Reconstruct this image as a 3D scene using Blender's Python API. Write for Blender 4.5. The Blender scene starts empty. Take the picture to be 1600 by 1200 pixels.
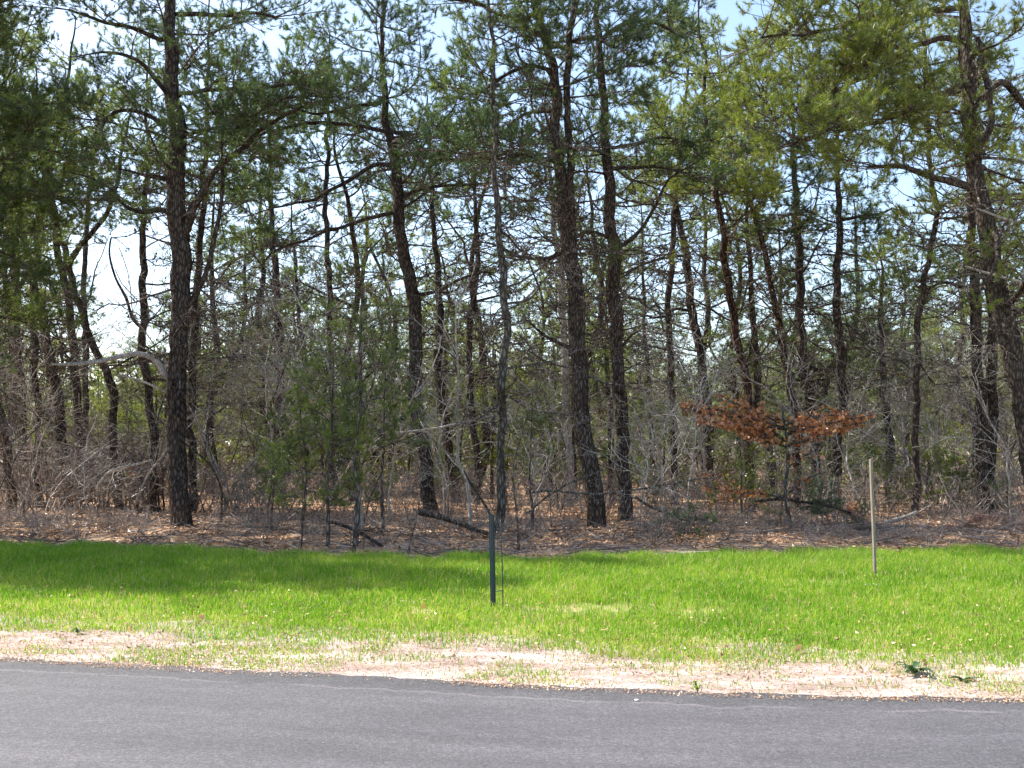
import bpy, math, random
import numpy as np
from mathutils import Vector

# ------------------------------------------------------------------ camera, sky, sun, exposure
S = bpy.context.scene
COL = S.collection
F = 1600.0
CAMZ = 1.6
PITCH = math.atan(100 / F)
cam = bpy.data.cameras.new("camera")
camo = bpy.data.objects.new("camera", cam)
COL.objects.link(camo)
camo.location = (0, 0, CAMZ)
camo.rotation_euler = (math.pi / 2 + PITCH, 0, 0)
cam.sensor_width = 36
cam.lens = 36
cam.clip_end = 3000
S.camera = camo
S.render.resolution_x = 1024
S.render.resolution_y = 768

SUN_EL = math.radians(48)
SUN_AZ = math.radians(-68)      # from +Y (away from camera) towards -X (left)
W = bpy.data.worlds.new("World")
S.world = W
W.use_nodes = True
nt = W.node_tree
sky = nt.nodes.new('ShaderNodeTexSky')
sky.sky_type = 'NISHITA'
sky.sun_disc = False
sky.sun_elevation = SUN_EL
sky.sun_rotation = SUN_AZ
sky.air_density = 1.0
sky.dust_density = 1.6
nt.links.new(sky.outputs[0], nt.nodes['Background'].inputs[0])
nt.nodes['Background'].inputs[1].default_value = 0.15
sl = bpy.data.lights.new("sun", 'SUN')
sl.energy = 4.5
sl.angle = math.radians(0.5)
sl.color = (1.0, 0.95, 0.87)
so = bpy.data.objects.new("sun", sl)
COL.objects.link(so)
sd = Vector((math.sin(SUN_AZ) * math.cos(SUN_EL), math.cos(SUN_AZ) * math.cos(SUN_EL), math.sin(SUN_EL)))
so.rotation_euler = sd.to_track_quat('Z', 'Y').to_euler()
so.location = (-20, 10, 40)
S.view_settings.view_transform = 'Standard'
S.view_settings.look = 'None'
S.view_settings.exposure = 1.28
S.view_settings.gamma = 1.0
try:
    S.cycles.max_bounces = 4
    S.cycles.diffuse_bounces = 3
    S.cycles.transparent_max_bounces = 6
except Exception:
    pass

rng = np.random.default_rng(7)
random.seed(7)
SP, CP = math.sin(PITCH), math.cos(PITCH)


def at(px, py, Y):
    x = (px - 800) / F
    v = -(py - 600) / F
    dy = CP - v * SP
    dz = SP + v * CP
    t = Y / dy
    return np.array([x * t, Y, CAMZ + dz * t])


def gnd(px, py, z=0.0):
    v = -(py - 600) / F
    dz = SP + v * CP
    t = (z - CAMZ) / dz
    return np.array([(px - 800) / F * t, (CP - v * SP) * t, z])


def proj(P):
    P = np.atleast_2d(P)
    x, y, z = P[:, 0], P[:, 1], P[:, 2] - CAMZ
    w = y * CP + z * SP
    v = -y * SP + z * CP
    return 800 + F * x / w, 600 - F * v / w


# ------------------------------------------------------------------ materials
def mat(name):
    m = bpy.data.materials.new(name)
    m.use_nodes = True
    n = m.node_tree.nodes
    n.clear()
    out = n.new('ShaderNodeOutputMaterial')
    return m, m.node_tree, out


def ramp(t, fac, stops):
    r = t.nodes.new('ShaderNodeValToRGB')
    e = r.color_ramp.elements
    while len(e) < len(stops):
        e.new(0.5)
    for i, (p, c) in enumerate(stops):
        e[i].position = p
        e[i].color = (*c, 1)
    t.links.new(fac, r.inputs[0])
    return r.outputs[0]


def noise(t, vec, scale, detail=4, rough=0.6):
    n = t.nodes.new('ShaderNodeTexNoise')
    n.inputs['Scale'].default_value = scale
    n.inputs['Detail'].default_value = detail
    n.inputs['Roughness'].default_value = rough
    if vec is not None:
        t.links.new(vec, n.inputs['Vector'])
    return n.outputs[0]


def coords(t, scale=(1, 1, 1), kind='Object'):
    tc = t.nodes.new('ShaderNodeTexCoord')
    mp = t.nodes.new('ShaderNodeMapping')
    mp.inputs['Scale'].default_value = scale
    t.links.new(tc.outputs[kind], mp.inputs[0])
    return mp.outputs[0]


def mathn(t, op, a, b):
    n = t.nodes.new('ShaderNodeMath')
    n.operation = op
    for i, v in enumerate((a, b)):
        if hasattr(v, 'links'):
            t.links.new(v, n.inputs[i])
        else:
            n.inputs[i].default_value = v
    return n.outputs[0]


def mix(t, fac, a, b):
    n = t.nodes.new('ShaderNodeMix')
    n.data_type = 'RGBA'
    for i, v in ((0, fac), (6, a), (7, b)):
        if hasattr(v, 'links'):
            t.links.new(v, n.inputs[i])
        elif i == 0:
            n.inputs[0].default_value = v
        else:
            n.inputs[i].default_value = (*v, 1)
    return n.outputs[2]


def leafmat(name, c0, c1, c2, transl=0.4, nscale=1.3, tint=None, gloss=0.06):
    m, t, out = mat(name)
    geo = t.nodes.new('ShaderNodeNewGeometry')
    rp = geo.outputs['Random Per Island']
    nz = noise(t, coords(t), nscale, 3)
    f = mathn(t, 'ADD', mathn(t, 'MULTIPLY', rp, 0.5), mathn(t, 'MULTIPLY', nz, 0.8))
    f = mathn(t, 'SUBTRACT', f, 0.15)
    oi = t.nodes.new('ShaderNodeObjectInfo')
    f = mathn(t, 'ADD', f, mathn(t, 'MULTIPLY', mathn(t, 'SUBTRACT', oi.outputs['Random'], 0.5), 0.25))
    c = ramp(t, f, [(0.15, c0), (0.5, c1), (0.85, c2)])
    if tint:
        # a few dead straw-coloured ones
        k = mathn(t, 'GREATER_THAN', rp, tint[0])
        c = mix(t, k, c, tint[1])
    d = t.nodes.new('ShaderNodeBsdfDiffuse')
    tr = t.nodes.new('ShaderNodeBsdfTranslucent')
    g = t.nodes.new('ShaderNodeBsdfGlossy')
    g.inputs['Roughness'].default_value = 0.38
    g.inputs['Color'].default_value = (0.9, 0.9, 0.9, 1)
    t.links.new(c, d.inputs[0])
    tc = t.nodes.new('ShaderNodeMix')
    tc.data_type = 'RGBA'
    tc.blend_type = 'MULTIPLY'
    tc.inputs[0].default_value = 1
    t.links.new(c, tc.inputs[6])
    tc.inputs[7].default_value = (1.35, 1.35, 0.75, 1)
    t.links.new(tc.outputs[2], tr.inputs[0])
    m1 = t.nodes.new('ShaderNodeMixShader')
    m1.inputs[0].default_value = transl
    t.links.new(d.outputs[0], m1.inputs[1])
    t.links.new(tr.outputs[0], m1.inputs[2])
    m2 = t.nodes.new('ShaderNodeMixShader')
    m2.inputs[0].default_value = gloss
    t.links.new(m1.outputs[0], m2.inputs[1])
    t.links.new(g.outputs[0], m2.inputs[2])
    t.links.new(m2.outputs[0], out.inputs[0])
    return m


def barkmat(name, c0, c1, c2, bump=0.5, scale=1.0):
    m, t, out = mat(name)
    v = coords(t, (13 * scale, 13 * scale, 3.6 * scale))
    vo = t.nodes.new('ShaderNodeTexVoronoi')
    vo.feature = 'DISTANCE_TO_EDGE'
    vo.inputs['Scale'].default_value = 1.6
    dn = t.nodes.new('ShaderNodeTexNoise')
    dn.inputs['Scale'].default_value = 1.4
    dn.inputs['Detail'].default_value = 4
    t.links.new(v, dn.inputs['Vector'])
    va = t.nodes.new('ShaderNodeVectorMath')
    va.operation = 'MULTIPLY_ADD'
    va.inputs[1].default_value = (0.45, 0.45, 0.45)
    t.links.new(dn.outputs['Color'], va.inputs[0])
    t.links.new(v, va.inputs[2])
    t.links.new(va.outputs[0], vo.inputs['Vector'])
    n2 = noise(t, coords(t, (1, 1, 0.6)), 9 * scale, 6, 0.75)
    n3 = noise(t, coords(t, (1, 1, 0.5)), 1.1, 3)
    e = mathn(t, 'MULTIPLY', vo.outputs['Distance'], 2.2)
    f = mathn(t, 'ADD', mathn(t, 'MULTIPLY', mathn(t, 'MINIMUM', e, 0.7), 0.8), mathn(t, 'MULTIPLY', n2, 0.55))
    f = mathn(t, 'ADD', f, mathn(t, 'SUBTRACT', mathn(t, 'MULTIPLY', n3, 0.5), 0.26))
    c = ramp(t, f, [(0.2, c0), (0.5, c1), (0.9, c2)])
    b = t.nodes.new('ShaderNodeBump')
    b.inputs['Strength'].default_value = bump
    b.inputs['Distance'].default_value = 0.03
    t.links.new(f, b.inputs['Height'])
    p = t.nodes.new('ShaderNodeBsdfDiffuse')
    t.links.new(c, p.inputs[0])
    t.links.new(b.outputs[0], p.inputs['Normal'])
    t.links.new(p.outputs[0], out.inputs[0])
    return m


def plain(name, c0, c1, scale=30, rough=0.7, bump=0.1, vec=(1, 1, 1)):
    m, t, out = mat(name)
    p = t.nodes.new('ShaderNodeBsdfPrincipled')
    n = noise(t, coords(t, vec), scale, 5, 0.65)
    c = ramp(t, n, [(0.35, c0), (0.68, c1)])
    t.links.new(c, p.inputs['Base Color'])
    p.inputs['Roughness'].default_value = rough
    b = t.nodes.new('ShaderNodeBump')
    b.inputs['Strength'].default_value = bump
    b.inputs['Distance'].default_value = 0.01
    t.links.new(n, b.inputs['Height'])
    t.links.new(b.outputs[0], p.inputs['Normal'])
    t.links.new(p.outputs[0], out.inputs[0])
    return m


M = {}
M['bark'] = barkmat('pine_bark', (0.018, 0.015, 0.013), (0.060, 0.050, 0.043), (0.150, 0.125, 0.107))
M['bark_red'] = barkmat('reddish_pine_bark', (0.014, 0.009, 0.008), (0.058, 0.037, 0.029), (0.16, 0.105, 0.08))
M['bark_grey'] = barkmat('grey_lichen_bark', (0.024, 0.021, 0.018), (0.085, 0.077, 0.067), (0.22, 0.21, 0.185))
M['bark_pale'] = barkmat('pale_bark', (0.17, 0.155, 0.135), (0.34, 0.315, 0.28), (0.54, 0.51, 0.46), 0.3)
M['deadwood'] = barkmat('bleached_dead_wood', (0.17, 0.155, 0.145), (0.36, 0.335, 0.31), (0.56, 0.53, 0.50), 0.3, 1.5)
M['twig'] = barkmat('dark_twig_bark', (0.034, 0.028, 0.025), (0.10, 0.083, 0.073), (0.27, 0.235, 0.205), 0.2)
M['brush'] = leafmat('dry_brush_twigs', (0.045, 0.036, 0.031), (0.15, 0.122, 0.105), (0.47, 0.41, 0.36), 0.0, 0.6, gloss=0.03)
M['needle'] = leafmat('pine_needles', (0.045, 0.080, 0.022), (0.10, 0.15, 0.036), (0.185, 0.22, 0.05), 0.52)
M['needle_blue'] = leafmat('dark_pine_needles', (0.034, 0.068, 0.028), (0.070, 0.12, 0.042), (0.135, 0.18, 0.052), 0.5)  # partly tree-to-tree variation, partly shade of backlit crowns put into the colour
M['needle_bright'] = leafmat('bright_pine_needles', (0.075, 0.115, 0.018), (0.165, 0.22, 0.032), (0.28, 0.31, 0.060), 0.52,
                             tint=(0.93, (0.21, 0.13, 0.05)))  # yellower trees, with sunlight on the foliage also put into the colour
M['oakleaf'] = leafmat('withered_oak_leaves', (0.24, 0.085, 0.035), (0.52, 0.23, 0.10), (0.74, 0.42, 0.23), 0.45)
M['litter'] = leafmat('fallen_leaves', (0.15, 0.075, 0.038), (0.50, 0.28, 0.145), (0.80, 0.56, 0.35), 0.1, 2.0)
M['grass'] = leafmat('grass_blades', (0.070, 0.18, 0.014), (0.165, 0.33, 0.024), (0.40, 0.46, 0.085), 0.45, 0.7, gloss=0.015,
                     tint=(0.90, (0.50, 0.40, 0.22)))
M['cone'] = plain('pine_cones', (0.06, 0.04, 0.03), (0.16, 0.11, 0.08))
M['post'] = plain('green_painted_steel', (0.010, 0.026, 0.036), (0.018, 0.042, 0.056), 40, 0.5)
M['rod'] = plain('dark_wire', (0.02, 0.035, 0.035), (0.04, 0.06, 0.06), 40, 0.5)
M['stake'] = plain('weathered_wood', (0.17, 0.135, 0.105), (0.32, 0.265, 0.21), 14, 0.8, 0.3, (6, 6, 0.6))
M['stone'] = plain('pale_stone', (0.50, 0.46, 0.42), (0.72, 0.68, 0.63), 18, 0.85, 0.4)
M['weed'] = leafmat('weed_leaves', (0.02, 0.045, 0.02), (0.04, 0.085, 0.03), (0.09, 0.13, 0.05), 0.25)


# ------------------------------------------------------------------ mesh kit (numpy, all triangles)
class G:
    def __init__(s):
        s.V = []
        s.T = []
        s.n = 0

    def add(s, V, T):
        V = np.asarray(V, dtype=np.float32).reshape(-1, 3)
        s.V.append(V)
        s.T.append(np.asarray(T, dtype=np.int32).reshape(-1, 3) + s.n)
        s.n += len(V)

    def arr(s):
        if not s.V:
            return np.zeros((0, 3), np.float32), np.zeros((0, 3), np.int32)
        return np.concatenate(s.V), np.concatenate(s.T)


def mesh(name, V, T, material, smooth=False):
    me = bpy.data.meshes.new(name)
    V = np.ascontiguousarray(V, dtype=np.float32)
    T = np.ascontiguousarray(T, dtype=np.int32)
    me.vertices.add(len(V))
    me.vertices.foreach_set('co', V.ravel())
    me.loops.add(len(T) * 3)
    me.loops.foreach_set('vertex_index', T.ravel())
    me.polygons.add(len(T))
    me.polygons.foreach_set('loop_start', np.arange(len(T), dtype=np.int32) * 3)
    me.polygons.foreach_set('use_smooth', np.full(len(T), smooth))
    me.update(calc_edges=True)
    me.materials.append(material)
    return me


def obj(name, g, material, parent=None, base=None, smooth=False):
    V, T = g.arr() if isinstance(g, G) else g
    if base is not None:
        V = V - np.asarray(base, np.float32)
    o = bpy.data.objects.new(name, mesh(name, V, T, material, smooth))
    COL.objects.link(o)
    if parent is not None:
        o.parent = parent
    elif base is not None:
        o.location = [float(a) for a in base]
    return o


def tag(o, label=None, cat=None, group=None, kind=None):
    if label:
        o['label'] = label
    if cat:
        o['category'] = cat
    if group:
        o['group'] = group
    if kind:
        o['kind'] = kind
    return o


def thing(name, base, label, cat, group=None):
    o = bpy.data.objects.new(name, None)
    o.empty_display_size = 0.2
    COL.objects.link(o)
    o.location = [float(a) for a in base]
    return tag(o, label, cat, group)


def copy_thing(o, loc, rz, sc, label, group):
    c = o.copy()
    COL.objects.link(c)
    c.location = loc
    c.rotation_euler = (0, 0, rz)
    c.scale = (sc, sc, sc)
    c['label'] = label
    c['group'] = group
    for ch in o.children:
        k = ch.copy()
        COL.objects.link(k)
        k.parent = c
    return c


def unit(v):
    return v / (np.linalg.norm(v, axis=-1, keepdims=True) + 1e-9)


def segs(P0, P1, R0, R1, sides=3):
    P0, P1 = np.asarray(P0, float).reshape(-1, 3), np.asarray(P1, float).reshape(-1, 3)
    R0, R1 = np.asarray(R0, float).reshape(-1, 1), np.asarray(R1, float).reshape(-1, 1)
    n = len(P0)
    D = unit(P1 - P0)
    A = np.where(np.abs(D[:, 2:3]) > 0.8, np.array([[1., 0, 0]]), np.array([[0, 0, 1.]]))
    U = unit(np.cross(D, A))
    Wv = np.cross(D, U)
    V = np.zeros((n, 2 * sides, 3))
    for k in range(sides):
        a = 2 * math.pi * k / sides
        o = U * math.cos(a) + Wv * math.sin(a)
        V[:, k] = P0 + o * R0
        V[:, sides + k] = P1 + o * R1
    T = []
    for k in range(sides):
        j = (k + 1) % sides
        T += [(k, j, sides + j), (k, sides + j, sides + k)]
    T = (np.arange(n)[:, None, None] * 2 * sides + np.array(T)[None]).reshape(-1, 3)
    return V.reshape(-1, 3), T


def tube(P, R, sides=8, rough=0.0, cap=True):
    P = np.asarray(P, float)
    R = np.asarray(R, float)
    n = len(P)
    D = unit(np.gradient(P, axis=0))
    ref = np.array([1., 0.13, 0]) if abs(D[:, 2].mean()) > 0.5 else np.array([0, 0.1, 1.])
    U = unit(np.cross(D, ref))
    Wv = np.cross(D, U)
    a = np.linspace(0, 2 * math.pi, sides, endpoint=False)
    rr = R[:, None] * (1 + (rng.normal(0, rough, (n, sides)) if rough else 0))
    V = P[:, None] + rr[..., None] * (U[:, None] * np.cos(a)[None, :, None] + Wv[:, None] * np.sin(a)[None, :, None])
    V = V.reshape(-1, 3)
    i = np.arange(n - 1)[:, None]
    k = np.arange(sides)[None]
    j = (k + 1) % sides
    A, B, C, Dq = i * sides + k, i * sides + j, (i + 1) * sides + j, (i + 1) * sides + k
    T = np.concatenate([np.stack([A, B, C], -1).reshape(-1, 3), np.stack([A, C, Dq], -1).reshape(-1, 3)])
    if cap:
        V = np.concatenate([V, P[-1:], P[:1]])
        c0 = n * sides
        k = np.arange(sides)
        j = (k + 1) % sides
        T = np.concatenate([T, np.stack([(n - 1) * sides + k, (n - 1) * sides + j, np.full(sides, c0)], -1),
                            np.stack([j, k, np.full(sides, c0 + 1)], -1)])
    return V, T


def needles(P, D, n, ln, w, spread=0.72, r=None):
    r = r or rng
    P = np.repeat(np.asarray(P), n, 0)
    D = np.repeat(np.asarray(D), n, 0)
    m = len(P)
    d = unit(D + r.normal(0, spread, (m, 3)))
    L = ln * r.uniform(0.7, 1.25, (m, 1))
    s = unit(np.cross(d, r.normal(0, 1, (m, 3)))) * w * 0.5
    p = P - D * r.uniform(-0.02, 0.09, (m, 1))
    V = np.stack([p - s, p + s, p + d * L], 1).reshape(-1, 3)
    return V, np.arange(m * 3).reshape(-1, 3)


def smooth_path(pts, step=0.15, wig=0.0, r=None):
    r = r or rng
    P = np.asarray(pts, float)
    s = np.concatenate([[0], np.cumsum(np.linalg.norm(np.diff(P[:, :3], axis=0), axis=1))])
    n = max(4, int(s[-1] / step))
    t = np.linspace(0, s[-1], n)
    out = np.stack([np.interp(t, s, P[:, k]) for k in range(P.shape[1])], 1)
    k = 3
    for _ in range(k):       # soften corners
        q = out.copy()
        q[1:-1] = (out[:-2] + 2 * out[1:-1] + out[2:]) / 4
        out = q
    if wig:
        nz = r.normal(0, 1, (n, 3))
        for _ in range(4):
            nz[1:-1] = (nz[:-2] + nz[1:-1] * 2 + nz[2:]) / 4
        nz[0] = 0
        out[:, :3] += nz * wig
    return out


# ------------------------------------------------------------------ bough prototypes
def curve(p, d, L, n, wig, up, r):
    pts = [p.copy()]
    for i in range(n):
        d = unit(d + r.normal(0, wig, 3) + np.array([0, 0, up]))
        p = p + d * L / n
        pts.append(p.copy())
    return pts, d


def bough(L, live, seed, nn=38, nl=0.098, nw=0.0078, dens=1.08):
    r = np.random.default_rng(seed)
    W0, W1, WR0, WR1 = [], [], [], []
    TP, TD = [], []

    def stick(pts, r0, r1):
        n = len(pts) - 1
        for i in range(n):
            W0.append(pts[i]); W1.append(pts[i + 1])
            WR0.append(r0 + (r1 - r0) * i / n); WR1.append(r0 + (r1 - r0) * (i + 1) / n)
    n = max(6, int(L * 4))
    main, dd = curve(np.zeros(3), unit(np.array([1, 0, -0.05 if live else -0.12])), L, n, 0.16 if live else 0.22, 0.03 if live else 0.0, r)
    rb = 0.006 + 0.0095 * L
    stick(main, rb, 0.006)
    m = np.array(main)
    k = int(L * (7 if live else 5.5) * dens)
    for q in range(k):
        s = r.uniform(0.22 if live else 0.15, 1)
        f = s * n
        i = min(int(f), n - 1)
        p = m[i] + (m[i + 1] - m[i]) * (f - i)
        ax = unit(m[i + 1] - m[i])
        side = 1 if q % 2 else -1
        ang = r.uniform(0.5, 1.15)
        sd_ = unit(np.cross(np.array([0, 0, 1.]), ax)) * side
        d = unit(ax * math.cos(ang) + sd_ * math.sin(ang) + np.array([0, 0, r.normal(0.06, 0.13 if live else 0.3)]))
        l = (0.22 + 0.42 * L * (1.08 - s) * r.uniform(0.5, 1.0)) * (1 if live else 0.8)
        ns = max(3, int(l / 0.15))
        sub, _ = curve(p, d, l, ns, 0.25 if live else 0.35, 0.06 if live else 0.0, r)
        stick(sub, max(0.005, rb * 0.4 * (1.2 - s)), 0.004)
        nt_ = max(2, int(l * (8 if live else 5)))
        for u in range(nt_):
            v = r.uniform(0.25, 1.0) * ns
            a = min(int(v), ns - 1)
            pp = sub[a] + (sub[a + 1] - sub[a]) * (v - a)
            dx = unit(unit(sub[a + 1] - sub[a]) + r.normal(0, 0.65, 3) + np.array([0, 0, 0.25 if live else 0]))
            tl = r.uniform(0.08, 0.26)
            tw, de = curve(pp, dx, tl, 2, 0.2, 0.12 if live else 0, r)
            stick(tw, 0.0045, 0.003)
            if live:
                TP.append(tw[-1]); TD.append(unit(de + np.array([0, 0, 0.3])))
                if r.random() < 0.22:
                    TP.append(tw[1]); TD.append(unit(de + np.array([0, 0, 0.3])))
        if live:
            TP.append(sub[-1]); TD.append(unit(sub[-1] - sub[-2]))
    if live:
        TP.append(m[-1]); TD.append(dd)
    wv, wt = segs(W0, W1, WR0, WR1, 3)
    nc = int(L * 4)          # old cones sitting on the twigs
    cp = np.array(W0)[r.integers(0, len(W0), nc)]
    cd = unit(r.normal(0, 1, (nc, 3)))
    cv, ct = segs(cp, cp + cd * 0.028, np.full(nc, 0.006), np.full(nc, 0.021), 5)
    dv, dt = segs(cp + cd * 0.028, cp + cd * 0.062, np.full(nc, 0.021), np.full(nc, 0.003), 5)
    wt = np.concatenate([wt, ct + len(wv), dt + len(wv) + len(cv)])
    wv = np.concatenate([wv, cv, dv])
    if live:
        nv, ntr = needles(np.array(TP), np.array(TD), nn, nl, nw, r=r)
        tp = np.array(TP)
    else:
        nv, ntr = np.zeros((0, 3)), np.zeros((0, 3), int)
        tp = np.zeros((0, 3))
    return dict(w=(wv, wt), n=(nv, ntr), L=L, tufts=tp)


LIVE = {s: [bough(L, True, 100 + 10 * i + j) for j in range(5)] for i, (s, L) in enumerate(dict(s=0.9, m=1.7, l=2.8).items())}
DEAD = {s: [bough(L, False, 300 + 10 * i + j) for j in range(5)] for i, (s, L) in enumerate(dict(s=0.8, m=1.5, l=2.4).items())}
LIVE_FAR = {s: [bough(L, True, 500 + 10 * i + j, nn=20, nl=0.13, nw=0.0125, dens=0.8) for j in range(4)] for i, (s, L) in enumerate(dict(s=0.9, m=1.7, l=2.8).items())}


def pick(lib, L):
    k = 's' if L < 1.25 else ('m' if L < 2.2 else 'l')
    b = lib[k][rng.integers(len(lib[k]))]
    return b


def orient(az, el, roll=0.0):
    ca, sa, ce, se = math.cos(az), math.sin(az), math.cos(el), math.sin(el)
    X = np.array([ca * ce, sa * ce, se])
    Y = np.array([-sa, ca, 0])
    Z = np.cross(X, Y)
    cr, sr = math.cos(roll), math.sin(roll)
    Y2, Z2 = Y * cr + Z * sr, Z * cr - Y * sr
    return np.stack([X, Y2, Z2], 0)      # rows: v @ R


# open sky gaps of the photo, as directions in which no twig grows (cx, cy, rx, ry in photo pixels)
GAPS = [(172, 440, 36, 110), (1148, 36, 44, 40), (1405, 310, 28, 40), (92, 50, 48, 30), (700, 25, 30, 22),
        (1450, 25, 26, 22), (165, 60, 30, 16), (455, 105, 16, 12), (500, 235, 18, 20), (540, 260, 22, 26), (650, 60, 22, 14), (910, 100, 20, 26), (1340, 140, 18, 18), (225, 440, 20, 40)]


def in_gap(P, grow=1.0):
    x, y = proj(P)
    for cx, cy, rx, ry in GAPS:
        if np.any(((x - cx) / (rx * grow)) ** 2 + ((y - cy) / (ry * grow)) ** 2 < 1):
            return True
    return False


def put(b, gw, gn, o, az, el, sc=1.0, mirror=False, gap=True):
    R = orient(az, el, rng.normal(0, 0.2))
    if gap:
        ln = b['L'] * sc
        if in_gap(np.array([o + R[0] * ln * f for f in (0.5, 0.8, 1.0)])):
            return False
    V, T = b['w']
    if mirror:
        mv = np.array([1, -1, 1])
    else:
        mv = np.array([1, 1, 1])
    gw.add((V * mv) @ R * sc + o, T)
    if len(b['n'][0]) and gn is not None:
        V, T = b['n']
        gn.add((V * mv) @ R * sc + o, T)
    return True


def path_at(P, s):
    f = s * (len(P) - 1)
    i = min(int(f), len(P) - 2)
    return P[i] + (P[i + 1] - P[i]) * (f - i), unit(P[i + 1, :3] - P[i, :3])


DENS = 1.05
WHORL = 0.95


def crown(P, z0, ztop, nb, Lmax, gw, gn, lib=LIVE, dead=(2.0, 6.0, 8), bias=None, gap=True, shape=1.0, el0=0.1):
    """boughs on trunk path P (x,y,z,r)"""
    Z = P[:, 2]
    nb = int(nb * DENS)
    for k in range(nb):
        z = z0 + (ztop - z0) * ((k + rng.uniform(0, 1)) / nb) ** shape
        if z < ztop - 1.5:
            z = z0 + round((z - z0) / WHORL) * WHORL + rng.normal(0, 0.09)
            z = min(max(z, z0), ztop)
        i = int(np.argmin(np.abs(Z - z)))
        o = P[i, :3]
        h = (z - z0) / (ztop - z0 + 1e-6)
        L = Lmax * (1.0 - 0.65 * h ** 1.5) * rng.uniform(0.6, 1.1) * (0.75 + 0.25 * min(1, h * 6))
        for _ in range(4):
            az = k * 2.4 + rng.normal(0, 0.5) if bias is None or rng.random() > bias[1] else bias[0] + rng.normal(0, 0.7)
            el = rng.normal(el0 + 0.35 * h, 0.16)
            b = pick(lib, L)
            if put(b, gw, gn, o, az, el, L / b['L'], rng.random() < 0.5, gap):
                break
    if dead:
        a, c, n = dead
        n = int(n * 2.0)
        for k in range(n):
            z = rng.uniform(a, c)
            i = int(np.argmin(np.abs(Z - z)))
            L = rng.uniform(0.6, 2.6)
            b = pick(DEAD, L)
            put(b, gw, None, P[i, :3], rng.uniform(0, 6.3), rng.normal(0.02, 0.25), L / b['L'], rng.random() < 0.5, gap)


def traced(pts, d, drift=0.0, ztot=None, wig=0.03, base=True):
    """photo points (px,py,width px) -> world path x,y,z,radius at distance d"""
    out = []
    n = len(pts)
    for i, (px, py, w) in enumerate(pts):
        Y = d + drift * i / max(1, n - 1)
        q = at(px, py, Y)
        out.append([*q, w * Y / F / 2 * 0.9])
    out = np.array(out)
    if base:
        b = out[0].copy()
        if b[2] > 0:        # carry the trunk down to the ground behind the brush
            dirn = out[0, :3] - out[1, :3]
            k = b[2] / max(0.05, -dirn[2]) if dirn[2] < 0 else 0
            k = min(k, 3)
            g = out[0].copy()
            g[:2] += dirn[:2] * k * 0.5
            g[2] = 0
            g[3] *= 1.1
            out = np.vstack([g, out])
        root = out[0].copy()
        root[2] = -0.15
        out[0, 2] = max(out[0, 2], 0.0)
        out = np.vstack([root, out])
    if ztot and out[-1, 2] < ztot:
        top = out[-1].copy()
        dirn = unit(out[-1, :3] - out[-2, :3])
        dz = ztot - top[2]
        top[:2] += dirn[:2] / max(0.5, dirn[2]) * dz * 0.5
        top[2] = ztot
        top[3] = 0.015
        out = np.vstack([out, top])
    P = smooth_path(out, 0.12, wig)
    return P


def trunk_mesh(P, g, flare=True, sides=14, rough=0.055):
    R = P[:, 3].copy()
    if flare:
        h = P[:, 2] - P[0, 2]
        R *= 1 + 0.28 * np.exp(-h / 0.18)
    g.add(*tube(P[:, :3], R, sides, rough))


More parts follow.
